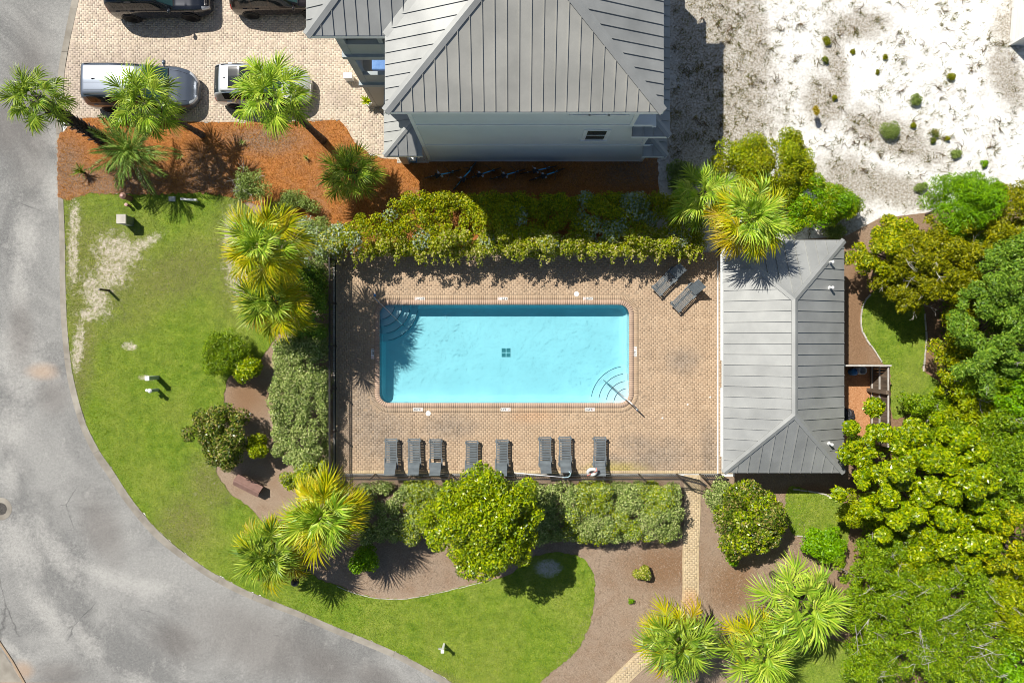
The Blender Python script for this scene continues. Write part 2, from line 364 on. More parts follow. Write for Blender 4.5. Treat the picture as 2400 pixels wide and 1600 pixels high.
M['black_metal'] = mk('black_fence_metal', (.018, .017, .017), (.035, .032, .03), 6, rough=.4, spec=.5)
M['steel'] = mk('stainless_steel', (.52, .53, .55), (.60, .61, .63), 6, rough=.22, metal=1.0)
M['blue_plastic'] = mk('blue_plastic', (.05, .22, .55), (.07, .28, .62), 8, rough=.4)
M['resin'] = mk('grey_resin', (.12, .14, .155), (.155, .178, .192), 3, rough=.5, isl=.08)
M['roof'] = mk('galvanised_roof', (.29, .295, .285), (.37, .375, .36), .8, 5, .42, .06, 60, metal=.25, spec=.4, isl=.05)
M['roof_off_sun'] = mk('galvanised_off_sun', (.34, .335, .305), (.425, .415, .375), .8, 5, .45, .06, 60, metal=.2, spec=.4, isl=.05)  # roof colour copy; the off-sun slope's warmer light is put into it
M['trim'] = mk('house_trim', (.74, .76, .76), (.80, .82, .82), 2, rough=.55)
M['trim_dark'] = mk('porch_trim', (.30, .345, .36), (.36, .40, .42), 2, rough=.55)
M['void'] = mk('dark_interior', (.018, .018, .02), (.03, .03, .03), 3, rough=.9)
M['wood_grey'] = mk('weathered_wood', (.085, .060, .043), (.19, .14, .10), 4, 5, .85, .5, 20, isl=.18, stretch=(1, 1, .15))
M['wood_pale'] = mk('pale_rail_wood', (.42, .39, .35), (.55, .52, .48), 5, rough=.8)
M['brown_paint'] = mk('brown_paint', (.22, .125, .10), (.28, .165, .135), 4, rough=.6)
M['trunk'] = mk('palm_trunk', (.055, .038, .028), (.15, .11, .082), 9, 5, .9, .8, 16, isl=.2)
M['trunk_dark'] = mk('palm_boots', (.022, .018, .017), (.085, .066, .058), 9, 5, .9, .8, 20, isl=.3)
M['branch'] = mk('pale_branch', (.25, .225, .19), (.50, .47, .42), 6, 4, .9, .4, 30, isl=.15)
M['stem'] = mk('woody_stem', (.06, .045, .032), (.14, .105, .08), 8, 4, .9)
M['rubber'] = mk('tyre_rubber', (.014, .014, .015), (.024, .024, .025), 14, rough=.8)
M['rim'] = mk('alloy_rim', (.60, .60, .61), (.70, .70, .71), 10, rough=.35, metal=.1)
M['car_black_trim'] = mk('black_trim', (.015, .015, .016), (.022, .022, .023), 9, rough=.5)
M['lamp_red'] = mk('tail_lamp_red', (.42, .012, .01), (.5, .02, .015), 20, rough=.2)
M['lamp_clear'] = mk('headlamp_clear', (.55, .58, .62), (.7, .72, .75), 20, rough=.12)
M['cushion'] = mk('blue_cushion', (.12, .24, .52), (.17, .31, .60), 6, rough=.9, bmp=.4)
M['wicker'] = mk('wicker', (.33, .19, .085), (.46, .28, .14), 30, rough=.8)
M['bike_blue'] = mk('bike_blue', (.07, .48, .85), (.10, .55, .9), 8, rough=.3, coat=.5)
M['grey_box'] = mk('grey_box_paint', (.40, .41, .38), (.48, .49, .46), 5, rough=.6)
M['terracotta'] = mk('brown_post_paint', (.22, .12, .085), (.30, .17, .12), 8, rough=.7)
M['pinkcap'] = mk('pink_cap', (.58, .36, .32), (.64, .42, .38), 8, rough=.6)
M['greenpost'] = mk('green_post', (.30, .38, .33), (.36, .44, .39), 6, rough=.5)
M['bag'] = mk('black_bag', (.02, .022, .026), (.05, .05, .06), 10, rough=.5, bmp=.9, bscale=12, bdist=.05)
def m_siding(name, c, pitch=.15):
    m, nt, b = newmat(name); v = pos(nt)
    s = node(nt, 'ShaderNodeSeparateXYZ'); nt.links.new(v, s.inputs[0])
    f = math_(nt, 'FRACT', math_(nt, 'DIVIDE', s.outputs['Z'], pitch))
    n = noise(nt, v, .8, 5); base = ramp(nt, n, [(.3, tuple(x * .92 for x in c)), (.7, c)])
    col = mixc(nt, ramp(nt, f, [(0.0, .35), (.10, 0.0)]), base, tuple(x * .55 for x in c))
    nt.links.new(col, b.inputs['Base Color']); b.inputs['Roughness'].default_value = .6
    bump(nt, b, math_(nt, 'SUBTRACT', 1.0, f), .6, .02); return m
M['siding'] = m_siding('lap_siding', (.70, .74, .745)); M['siding_porch'] = m_siding('porch_siding', (.40, .43, .42)); M['siding_warm'] = m_siding('lower_siding', (.50, .47, .40))
M['siding_white'] = m_siding('white_siding', (.74, .75, .74), .18)
def m_glass(name, c, rough=.06):
    m, nt, b = newmat(name); b.inputs['Base Color'].default_value = (*c, 1); b.inputs['Roughness'].default_value = rough
    b.inputs['Specular IOR Level'].default_value = .6
    nt.links.new(ramp(nt, noise(nt, pos(nt), 2.2, 3), [(.3, tuple(x * .7 for x in c)), (.7, c)]), b.inputs['Base Color']); return m
M['glass_house'] = m_glass('window_glass', (.045, .07, .075)); M['glass_car'] = m_glass('car_glass', (.020, .026, .030)); M['glass_teal'] = m_glass('windscreen_glass', (.035, .085, .085))
def m_carpaint(name, c, metal=.55, rough=.28):
    m, nt, b = newmat(name); inp(nt, b.inputs['Base Color'], ramp(nt, noise(nt, pos(nt), 60, 2), [(.3, tuple(x * .93 for x in c)), (.7, c)]))
    b.inputs['Metallic'].default_value = metal; b.inputs['Roughness'].default_value = rough; b.inputs['Coat Weight'].default_value = .8; b.inputs['Coat Roughness'].default_value = .05; return m
def m_water():
    m = bpy.data.materials.new('pool_water'); m.use_nodes = True; nt = m.node_tree; nt.nodes.remove(nt.nodes['Principled BSDF']); v = pos(nt)
    t = node(nt, 'ShaderNodeBsdfTransparent'); g = node(nt, 'ShaderNodeBsdfGlossy'); g.inputs['Roughness'].default_value = .04
    h = math_(nt, 'ADD', noise(nt, v, 2.4, 4, .6, dist=1.2), math_(nt, 'MULTIPLY', noise(nt, v, 7, 3, .6, dist=1.5), .5))
    bp = node(nt, 'ShaderNodeBump'); bp.inputs['Strength'].default_value = .5; bp.inputs['Distance'].default_value = .05; nt.links.new(h, bp.inputs['Height']); nt.links.new(bp.outputs[0], g.inputs['Normal'])
    fr = node(nt, 'ShaderNodeFresnel'); fr.inputs[0].default_value = 1.333; nt.links.new(bp.outputs[0], fr.inputs['Normal'])
    mx = node(nt, 'ShaderNodeMixShader'); nt.links.new(fr.outputs[0], mx.inputs[0]); nt.links.new(t.outputs[0], mx.inputs[1]); nt.links.new(g.outputs[0], mx.inputs[2])
    a = node(nt, 'ShaderNodeVolumeAbsorption'); a.inputs['Color'].default_value = (.03, .88, .97, 1); a.inputs['Density'].default_value = .52
    o = nt.nodes['Material Output']; nt.links.new(mx.outputs[0], o.inputs['Surface']); nt.links.new(a.outputs[0], o.inputs['Volume']); return m
M['water'] = m_water()
# --- leaves
L = {}
L['palm'] = leafmat('palm_green', [(.04, .08, .014), (.09, .145, .022), (.16, .21, .035), (.22, .26, .06)], .2, .4, .4, 1.2, .25)
L['palm_yellow'] = leafmat('palm_yellow_green', [(.12, .155, .018), (.22, .24, .024), (.31, .28, .026), (.36, .29, .05)], .22, .42, .4, 1.2, .2, 1.75)
L['palm_light'] = leafmat('palm_light_green', [(.085, .15, .022), (.14, .22, .034), (.22, .28, .05), (.28, .31, .07)], .22, .42, .4, 1.2, .2)
L['palm_dry'] = leafmat('palm_dry', [(.20, .16, .02), (.31, .24, .03), (.34, .27, .10)], .2, .6, .2, 1.2, .2, 1.5)
L['pinnate'] = leafmat('date_palm_green', [(.05, .10, .022), (.10, .16, .035), (.19, .22, .07)], .2, .4, .4, 1.2, .25)
L['ficus'] = leafmat('glossy_yellow_green', [(.035, .06, .003), (.10, .14, .006), (.20, .21, .010), (.27, .24, .018)], .2)
L['silver'] = leafmat('silver_green', [(.05, .075, .022), (.11, .15, .042), (.19, .225, .08), (.27, .28, .14)], .18)
L['vine'] = leafmat('pale_vine', [(.08, .11, .012), (.17, .20, .022), (.25, .25, .05), (.34, .29, .17)], .25, gain=1.9)
L['white_leaf'] = leafmat('whitish_leaf', [(.14, .20, .12), (.25, .31, .21), (.36, .40, .31)], .2, gain=1.4)
L['magnolia'] = leafmat('glossy_leaf', [(.03, .06, .004), (.085, .135, .008), (.165, .205, .012), (.24, .255, .03)], .2, .32, .5)
L['darkshrub'] = leafmat('dark_shrub', [(.016, .03, .006), (.045, .072, .010), (.10, .125, .018), (.20, .15, .07)], .15, .35, .5)
L['bright'] = leafmat('bright_green', [(.04, .10, .004), (.085, .18, .006), (.145, .245, .010)], .25)
L['olive'] = leafmat('olive_green', [(.05, .06, .006), (.11, .12, .010), (.20, .185, .016)], .2)
L['bluegreen'] = leafmat('blue_green', [(.032, .070, .012), (.085, .145, .024), (.155, .215, .040)], .25)
L['feather'] = leafmat('feather_green', [(.04, .08, .010), (.095, .15, .016), (.17, .215, .028)], .25)
L['yellowgreen'] = leafmat('yellow_green', [(.065, .10, .005), (.14, .18, .008), (.24, .245, .014)], .25)
L['wispy'] = leafmat('wispy_green', [(.06, .09, .025), (.11, .15, .04), (.17, .20, .07)], .2)
L['grass'] = leafmat('grass_blade', [(.045, .09, .008), (.12, .19, .016), (.21, .27, .03), (.33, .33, .09)], .3, .6, .2, 1.1, .4, 1.5)
L['straw'] = leafmat('straw_needle', [(.16, .065, .022), (.42, .18, .06), (.62, .34, .14)], .1, .7, .2, .5, .2, 1.05)
L['greystraw'] = leafmat('old_needle', [(.12, .09, .07), (.28, .22, .17), (.45, .37, .30)], .1, .7, .2, .5, .2, 1.2)
L['scrub'] = leafmat('scrub_blade', [(.05, .06, .015), (.12, .13, .035), (.24, .16, .08), (.17, .18, .06)], .2, .7, .2, .5, .3, 1.0)

# ------------------------------------------------------------------ ground, road, lawn, beds
def sheet(name, polys, mat, parent=None):
    b = MB()
    for pts, z in polys: b.flat(ccw(pts), z)
    o = b.build(name, mat, parent)
    if parent is None: o['kind'] = 'structure'
    return o
DX0, DX1, DY0, DY1 = -8.62, 10.75, -6.44, 4.35            # pool deck
PX0, PX1, PY0, PY1 = P(889, 0).x, P(1475, 0).x, P(0, 945).y, P(0, 713).y
PR = .50                                                   # pool corner radius
G = 700.0
gx0, gx1, gy0, gy1 = PX0 - .6, PX1 + .6, PY0 - .6, PY1 + .6
sheet('ground', [([(-G, -G), (G, -G), (G, gy0), (-G, gy0)], 0), ([(-G, gy1), (G, gy1), (G, G), (-G, G)], 0),
                 ([(-G, gy0), (gx0, gy0), (gx0, gy1), (-G, gy1)], 0), ([(gx1, gy0), (G, gy0), (G, gy1), (gx1, gy1)], 0)], M['sand'])
kerb_out = [(215, -160), (186, 0), (166, 90), (152, 170), (147, 260), (146, 330), (148, 430), (153, 560), (155, 680), (160, 780), (172, 880), (200, 985), (234, 1055), (265, 1100), (313, 1173), (380, 1251),
            (469, 1321), (530, 1357), (597, 1390), (700, 1430), (789, 1468), (887, 1508), (950, 1537), (1012, 1570), (1057, 1597), (1180, 1672)]
kerb_in = [(199, -160), (169, 0), (151, 90), (137, 170), (133, 260), (133, 330), (135, 430), (140, 560), (141, 680), (146, 780), (158, 884), (186, 991), (219, 1063), (250, 1110), (299, 1183), (368, 1263),
           (460, 1333), (522, 1371), (591, 1404), (695, 1444), (783, 1482), (881, 1522), (944, 1550), (1005, 1583), (1050, 1610), (1172, 1686)]
ko = catmull(PX(kerb_out), 5, False); ki = catmull(PX(kerb_in), 5, False)
road_poly = ki + [(-2, -30), (-60, -30), (-60, 30), P(199, -160).xy[:]]
sheet('road', [(road_poly, .009)], M['road'])
# kerb: cast lengths with joints
kerb = thing('kerb', 'curved concrete kerb between road and lawn', 'kerb', (ko[40][0], ko[40][1], 0)); kerb['kind'] = 'structure'; del kerb['category']
seg = 6
for i in range(0, len(ko) - 1, seg):
    j = min(i + seg, len(ko) - 1); a = ko[i:j + 1]; c = ki[i:j + 1]
    a = a[:-1] + [tuple(Vector(a[-1]) + (Vector(a[-2]) - Vector(a[-1])).normalized() * .012)]; c = c[:-1] + [tuple(Vector(c[-1]) + (Vector(c[-2]) - Vector(c[-1])).normalized() * .012)]
    b = MB(); n = len(a)
    vs = [(x, y, .038) for x, y in a] + [(x, y, .024) for x, y in c] + [(x, y, 0) for x, y in a] + [(x, y, 0) for x, y in c]
    fs = []
    for k in range(n - 1):
        fs += [(k, k + 1, n + k + 1, n + k), (n + k, n + k + 1, 3 * n + k + 1, 3 * n + k), (k + 1, k, 2 * n + k, 2 * n + k + 1)]
    fs += [(0, n, 3 * n, 2 * n), (n - 1, 3 * n - 1, 4 * n - 1, 2 * n - 1)]
    b.add(vs, fs); b.build('kerb_stone', M['concrete'], kerb)
# far kerb in the corner across the road, with paving beyond
fk = [P(-10, 1488).xy, P(30, 1548).xy, P(62, 1605).xy]
b = MB()
for a, c in zip(fk, fk[1:]): b.beam((a[0], a[1], .03), (c[0], c[1], .03), .10, .06)
b.build('road_edging', M['grout'])['kind'] = 'structure'
sheet('pavement', [([P(-15, 1492).xy[:], P(58, 1607).xy[:], P(40, 1760).xy[:], P(-400, 1760).xy[:], P(-400, 1400).xy[:]], .010)], M['concrete'])
sheet('verge', [([P(-400, 1597).xy[:], P(300, 1599).xy[:], P(340, 1700).xy[:], P(-400, 1700).xy[:]], .014)], M['bark'])

# planting beds
mulch_px = [(560, 455), (700, 470), (775, 520), (781, 600), (781, 1116), (1722, 1116), (1722, 575), (1985, 552), (2060, 512), (2200, 495), (2330, 470), (2900, 440), (2900, 1900), (1300, 1900), (1180, 1640), (760, 1420), (600, 1320), (440, 1150), (440, 850), (540, 600)]
sheet('mulch_bed', [(ccw(PX(mulch_px)), .006)], M['mulch'])
straw_px = [(138, 318), (160, 300), (186, 278), (240, 276), (300, 284), (500, 287), (700, 285), (796, 282), (812, 300), (832, 335), (866, 360), (898, 372), (985, 377), (1000, 340), (1540, 340), (1545, 470), (1500, 560), (800, 600), (740, 520), (640, 490),
            (540, 462), (470, 452), (330, 456), (215, 452), (160, 468), (138, 462), (135, 420), (136, 370)]
straw_poly = roughen(ccw(PX(straw_px)), .13, .035, 3)
sheet('pine_straw_bed', [(straw_poly, .042)], M['straw'])
lawn_px = [(146, 462), (215, 452), (330, 455), (470, 450), (560, 466), (640, 560), (690, 700), (640, 800), (590, 865), (535, 885), (524, 960), (508, 1095), (520, 1127), (545, 1160), (585, 1188), (640, 1250), (735, 1347), (790, 1370), (850, 1393),
           (940, 1402), (1040, 1384), (1130, 1362), (1196, 1345), (1240, 1308), (1300, 1293), (1360, 1304), (1391, 1345), (1393, 1400), (1382, 1460), (1345, 1530), (1262, 1600), (1225, 1660)]
lawn_in = catmull(PX(lawn_px), 4, False)
lawn_poly = roughen(ccw(lawn_in + [tuple(p) for p in ko[::-1] if p[1] < lawn_in[0][1]]), .12, .022, 4)
sheet('lawn', [(lawn_poly, .028)], M['lawn'])
east_px = [(2040, 690), (2022, 712), (2017, 745), (2020, 775), (2030, 795), (2046, 818), (2066, 848), (2085, 875), (2092, 980), (2150, 960), (2250, 960), (2210, 900), (2164, 870), (2166, 835), (2170, 796), (2166, 735), (2150, 660), (2090, 650)]
patch2 = [(1850, 1140), (1900, 1150), (1968, 1168), (1990, 1230), (1975, 1290), (1905, 1262), (1860, 1252), (1840, 1200)]
patch3 = [(1850, 1500), (1960, 1500), (2080, 1560), (2090, 1680), (1800, 1680)]
EAST = [roughen(ccw(catmull(PX(q), 4)), .12, .02, 5 + i) for i, q in enumerate((east_px, patch2, patch3))]
for q in EAST: sheet('small_lawn', [(q, .028)], M['lawn'])
sheet('bark_bed', [(ccw(PX([(1975, 856), (2077, 856), (2077, 1010), (1975, 1040)])), .024)], M['bark'])
# pale edging between lawns and beds
def edging(name, pts, wd=.07):
    q = catmull(PX(pts), 6, False); r = random.Random(len(pts))
    root = thing(name, None, None, (q[0][0], q[0][1], 0)); root['kind'] = 'structure'
    acc = 0; s = 0
    for i in range(1, len(q)):
        acc += (Vector(q[i]) - Vector(q[i - 1])).length
        if acc > .34 or i == len(q) - 1:
            a = Vector((*q[s], .03)); c = Vector((*q[i], .03)); d = (c - a).normalized() * .012; off = Vector((r.gauss(0, .008), r.gauss(0, .008), 0))
            MB().beam(a + d + off, c - d + off, wd * r.uniform(.8, 1.15), .07).build('edging_stone', M['concrete_old'], root); acc = 0; s = i
edging('lawn_edging', [(2040, 690), (2022, 712), (2017, 745), (2020, 775), (2030, 795), (2046, 818), (2066, 848)])
edging('lawn_edging', [(2166, 735), (2170, 796), (2166, 835), (2163, 870)])
edging('lawn_edging', [(1857, 1146), (1900, 1151), (1968, 1168)])
edging('lawn_edging', [(1865, 1254), (1910, 1258)])
edging('lawn_edging', [(790, 1371), (850, 1394), (940, 1403), (1040, 1385), (1130, 1363)], .025)

# ------------------------------------------------------------------ pavers
def clip_poly(poly, lo, hi):
    def half(p, f):
        out = []
        for i in range(len(p)):
            a, c = p[i], p[(i + 1) % len(p)]; fa, fc = f(a), f(c)
            if fa >= 0: out.append(a)
            if (fa >= 0) != (fc >= 0): t = fa / (fa - fc); out.append((a[0] + (c[0] - a[0]) * t, a[1] + (c[1] - a[1]) * t))
        return out
    p = half(poly, lambda q: q[0] - lo); return half(p, lambda q: hi - q[0]) if p else []
def herring(x0, x1, y0, y1, u, keep):
    """rectangles of a 2:1 herringbone"""
    out = []
    nx = int((x1 - x0) / u) + 3; ny = int((y1 - y0) / u) + 3
    for j in range(-1, ny):
        for i in range(-1, nx):
            c = (i - j) % 4
            if c == 0: r = (x0 + i * u, x0 + (i + 2) * u, y0 + j * u, y0 + (j + 1) * u)
            elif c == 3: r = (x0 + i * u, x0 + (i + 1) * u, y0 + j * u, y0 + (j + 2) * u)
            else: continue
            r = keep(r)
            if r: out.append(r)
    return out
def paver_mesh(name, rects, z0, z1, gap, bev=.0035, jit=.0025, seed=2):
    g = np.random.default_rng(seed); r = np.array(rects); n = len(r)
    x0, x1, y0, y1 = r[:, 0] + gap / 2, r[:, 1] - gap / 2, r[:, 2] + gap / 2, r[:, 3] - gap / 2
    zt = z1 + g.normal(0, jit, n); v = np.zeros((n, 8, 3)); tx, ty = g.normal(0, .0015, n), g.normal(0, .0015, n)
    for k, (a, c, q, e) in enumerate([(x0, y0, 1, 1), (x1, y0, -1, 1), (x1, y1, -1, -1), (x0, y1, 1, -1)]):
        v[:, k, 0] = a; v[:, k, 1] = c; v[:, k, 2] = z0
        v[:, k + 4, 0] = a + q * bev; v[:, k + 4, 1] = c + e * bev; v[:, k + 4, 2] = zt + q * tx + e * ty
    f = np.array([(4, 5, 6, 7), (0, 1, 5, 4), (1, 2, 6, 5), (2, 3, 7, 6), (3, 0, 4, 7)])
    return np_mesh(name, v.reshape(-1, 3), (np.arange(n)[:, None, None] * 8 + f[None]).reshape(-1, 4))
def paver_field(rects, parent, mat, z0, z1, gap, near=(0, 0), single=300):
    rects = sorted(rects, key=lambda r: ((r[0] + r[1]) / 2 - near[0]) ** 2 + ((r[2] + r[3]) / 2 - near[1]) ** 2)
    cache = {}
    for r in rects[:single]:
        key = (round(r[1] - r[0], 3), round(r[3] - r[2], 3))
        if key not in cache: cache[key] = paver_mesh('paver', [(-key[0] / 2, key[0] / 2, -key[1] / 2, key[1] / 2)], 0, z1 - z0, gap)
        o = link('paver', cache[key], mat, parent); o.location = ((r[0] + r[1]) / 2, (r[2] + r[3]) / 2, z0)
    if len(rects) > single:
        o = link('paver_field', paver_mesh('paver_field', rects[single:], z0, z1, gap), mat, parent); o['kind'] = 'stuff'
def clip_rect(bx0, bx1, by0, by1):
    def f(r):
        a, c, d, e = max(r[0], bx0), min(r[1], bx1), max(r[2], by0), min(r[3], by1)
        return (a, c, d, e) if c - a > .03 and e - d > .03 else None
    return f
# pool deck: bed, pavers, coping
cw = .45                                                    # coping: inner bullnose row and outer soldier row
cx0, cx1, cy0, cy1 = PX0 - cw, PX1 + cw, PY0 - cw, PY1 + cw
def rrect(x0, x1, y0, y1, r, n=10):
    out = []
    for (cx, cy, a0) in ((x1 - r, y1 - r, 0), (x0 + r, y1 - r, 90), (x0 + r, y0 + r, 180), (x1 - r, y0 + r, 270)):
        for k in range(n + 1):
            t = R(a0 + 90 * k / n); out.append((cx + r * math.cos(t), cy + r * math.sin(t)))
    return out
def ring_faces(b, inner, outer, z):
    n = len(inner); b.add([(x, y, z) for x, y in inner] + [(x, y, z) for x, y in outer], [(i, n + i, n + (i + 1) % n, (i + 1) % n) for i in range(n)])
b = MB(); pool_in = rrect(PX0, PX1, PY0, PY1, PR)
far = rrect(cx0 - .4, cx1 + .4, cy0 - .4, cy1 + .4, PR + cw + .2)
ring_faces(b, pool_in, far, .047)
fx0, fx1, fy0, fy1 = cx0 - .1, cx1 + .1, cy0 - .1, cy1 + .1
for q in ((DX0, DX1, DY0, fy0), (DX0, DX1, fy1, DY1), (DX0, fx0, fy0, fy1), (fx1, DX1, fy0, fy1)):
    b.flat([(q[0], q[2]), (q[1], q[2]), (q[1], q[3]), (q[0], q[3])], .046)
for q in ((DX0, DX0, DY0, DY1), (DX1, DX1, DY0, DY1)): b.add([(q[0], q[2], 0), (q[0], q[3], 0), (q[0], q[3], .024), (q[0], q[2], .024)], [(0, 1, 2, 3)])
for y in (DY0, DY1): b.add([(DX0, y, 0), (DX1, y, 0), (DX1, y, .024), (DX0, y, .024)], [(0, 1, 2, 3)])
deck = b.build('pool_deck', M['grout']); deck['kind'] = 'structure'
Rc = PR + cw
def keep_deck(r):
    r = clip_rect(DX0 + .12, DX1, DY0 + .14, DY1)(r)
    if not r: return None
    a, c, d, e = r
    if a < cx1 and c > cx0 and d < cy1 and e > cy0:         # meets the coping: cut
        mx, my = (a + c) / 2, (d + e) / 2
        corner = (mx < cx0 + Rc or mx > cx1 - Rc) and (my < cy0 + Rc or my > cy1 - Rc)
        if corner:
            ccx = cx0 + Rc if mx < 0 else cx1 - Rc; ccy = cy0 + Rc if my < 0 else cy1 - Rc
            ds = [math.hypot(x - ccx, y - ccy) for x in (a, c) for y in (d, e)]
            return r if min(ds) > Rc - .05 else None
        cuts = [(a, min(c, cx0), d, e), (max(a, cx1), c, d, e), (a, c, d, min(e, cy0)), (a, c, max(d, cy1), e)]
        cuts = [q for q in cuts if q[1] - q[0] > .025 and q[3] - q[2] > .025]
        return max(cuts, key=lambda q: (q[1] - q[0]) * (q[3] - q[2])) if cuts else None
    return r
paver_field(herring(DX0, DX1, DY0, DY1, .105, keep_deck), deck, M['deck_paver'], .044, .052, .004, (0, -3.2))
# border courses along the fence
b = MB(); n = int((DX1 - DX0) / .105)
bord = [(DX0 + i * .105, DX0 + (i + 1) * .105, DY0, DY0 + .135) for i in range(n)] + [(DX0, DX0 + .115, DY0 + .14 + i * .105, DY0 + .14 + (i + 1) * .105) for i in range(int((DY1 - DY0 - .2) / .105))]
o = link('border_course', paver_mesh('border_course', bord, .044, .054, .006, seed=9), M['path_paver'], deck); o['kind'] = 'stuff'
def course(name, d0, d1, z, step, mat):
    """rows of bricks set square to the pool's edge, wedge-shaped round the corners"""
    def at(d): return rrect(PX0 - d, PX1 + d, PY0 - d, PY1 + d, PR + d, 9)
    a, c = at(d0), at(d1); va = []; fa = []
    for i in range(len(a)):
        j = (i + 1) % len(a); L0 = (Vector(c[j]) - Vector(c[i])).length; k = max(1, round(L0 / step))
        for t in range(k):
            q = [Vector(a[i]).lerp(Vector(a[j]), t / k), Vector(c[i]).lerp(Vector(c[j]), t / k), Vector(c[i]).lerp(Vector(c[j]), (t + 1) / k), Vector(a[i]).lerp(Vector(a[j]), (t + 1) / k)]
            m = sum(q, Vector((0, 0))) / 4; s = len(va); zz = z + random.gauss(0, .0015)
            va += [(*(m + (p - m) * .985), .04) for p in q] + [(*(m + (p - m) * .945), zz) for p in q]
            fa += [(s + 4, s + 5, s + 6, s + 7), (s, s + 1, s + 5, s + 4), (s + 1, s + 2, s + 6, s + 5), (s + 2, s + 3, s + 7, s + 6), (s + 3, s, s + 4, s + 7)]
    o = link(name, np_mesh(name, np.array(va), np.array(fa)), mat, deck); o['kind'] = 'stuff'
course('coping_bricks', -.03, .215, .066, .105, M['coping'])
course('soldier_course', .22, .445, .053, .105, M['deck_paver'])
# trench drain: one white channel along the front of the pool house
b = MB(); b.box(10.00, 10.06, DY0, P(0, 612).y, .045, .058); b.build('trench_drain', M['white'], deck)

# driveway
drive_px = [(187, -160), (187, 0), (167, 90), (153, 170), (148, 262), (185, 279), (240, 276), (300, 284), (500, 287), (700, 285), (796, 282), (812, 300), (832, 335), (866, 360), (898, 372), (1010, 378), (1010, -160)]
drive_poly = ccw(PX(drive_px))
drive = sheet('driveway', [(drive_poly, .040)], M['grout_pale'])
dp = np.array(drive_poly)
rects = herring(dp[:, 0].min(), dp[:, 0].max(), dp[:, 1].min(), dp[:, 1].max(), .105, lambda r: r)
def clip_xy(poly, r):
    q = clip_poly(poly, r[0], r[1])
    if not q: return []
    q = [(y, x) for x, y in q]; q = clip_poly(q, r[2], r[3]); return [(x, y) for y, x in q]
def fit_pavers(rects, poly, parent, mat, z0, z1, near, single):
    """whole bricks inside the outline, cut bricks along it"""
    cor = [inside(np.array([(r[i], r[j]) for r in rects]), poly) for i in (0, 1) for j in (2, 3)]; n_in = sum(c.astype(int) for c in cor)
    paver_field([r for r, k in zip(rects, n_in) if k == 4], parent, mat, z0, z1, .005, near, single); b = MB()
    for r, k in zip(rects, n_in):
        if 0 < k < 4:
            q = clip_xy(poly, (r[0] + .003, r[1] - .003, r[2] + .003, r[3] - .003))
            if len(q) >= 3: b.prism(ccw(q), z0, z1 - .002)
    b.build('cut_pavers', mat, parent)['kind'] = 'stuff'
fit_pavers(rects, drive_poly, drive, M['drive_paver'], .038, .046, (-12, 11.6), 300)
# garden path
def path(name, pts, wd, near):
    q = [Vector(p) for p in catmull(PX(pts), 6, False)]; le = []; ri = []
    for i, p in enumerate(q):
        d = (q[min(i + 1, len(q) - 1)] - q[max(i - 1, 0)]).normalized(); nn = Vector((-d.y, d.x)) * wd / 2; le.append(tuple(p + nn)); ri.append(tuple(p - nn))
    poly = ccw(le + ri[::-1]); o = sheet(name, [(poly, .038)], M['grout_pale']); a = np.array(poly)
    rc = herring(a[:, 0].min(), a[:, 0].max(), a[:, 1].min(), a[:, 1].max(), .105, lambda r: r)
    fit_pavers(rc, poly, o, M['path_paver'], .036, .044, near, 220)
path('garden_path', [(1622, 1112), (1622, 1200), (1618, 1300), (1617, 1400), (1600, 1460), (1530, 1520), (1440, 1605), (1390, 1660)], .80, P(1618, 1330).xy)

# ------------------------------------------------------------------ pool
FZ, WZ = -.86, -.06
b = MB(); n = len(pool_in)
lv = [(0.0, .028), (0.0, -.62), (.05, -.74), (.16, -.83), (.34, FZ)]
rings = []
for d, z in lv:
    q = rrect(PX0 + d, PX1 - d, PY0 + d, PY1 - d, max(.2, PR - d * .6)); rings.append([(x, y, z) for x, y in q])
vs = [p for r in rings for p in r]; fs = []
for k in range(len(lv) - 1):
    for i in range(n): fs.append((k * n + (i + 1) % n, k * n + i, (k + 1) * n + i, (k + 1) * n + (i + 1) % n))
fs.append(tuple((len(lv) - 1) * n + i for i in range(n))); b.add(vs, fs)
pool = b.build('pool_basin', M['plaster'], smooth=False); pool['kind'] = 'structure'
def pool_steps(cx, cy, sx, sy):
    """four quarter-round treads in a corner; sx, sy point into the pool"""
    for r, zt, zb in ((1.80, -.70, FZ), (1.44, -.54, -.70), (1.08, -.38, -.54), (.73, -.22, -.38)):
        def arc(rr, k=20): return [(cx + sx * rr * math.cos(R(90 * t / k)), cy + sy * rr * math.sin(R(90 * t / k))) for t in range(k + 1)]
        a = [(min(max(x, PX0 + .004), PX1 - .004), min(max(y, PY0 + .004), PY1 - .004)) for x, y in arc(r)]
        corner = [(cx + sx * .15, cy + sy * .006), (cx + sx * .006, cy + sy * .15)]
        MB().prism(ccw(a + [corner[1], corner[0]]), zb - .02, zt).build('tread', M['plaster'], pool)
        o1 = arc(r + .004); i1 = arc(r - .022); c = MB(); m = len(o1)
        c.add([(x, y, zt + .004) for x, y in o1] + [(x, y, zt + .004) for x, y in i1] + [(x, y, zt - .02) for x, y in o1], [(i, i + 1, m + i + 1, m + i) for i in range(2, m - 3)] + [(i, i + 1, 2 * m + i + 1, 2 * m + i) for i in range(2, m - 3)])
        c.build('tread_nosing', M['nosing'], pool)
pool_steps(PX0, PY1, 1, -1); pool_steps(PX1, PY0, -1, 1)
b = MB(); q = rrect(PX0 + .003, PX1 - .003, PY0 + .003, PY1 - .003, PR)
b.prism(q, FZ - .05, WZ); wat = b.build('pool_water', M['water']); wat['kind'] = 'structure'
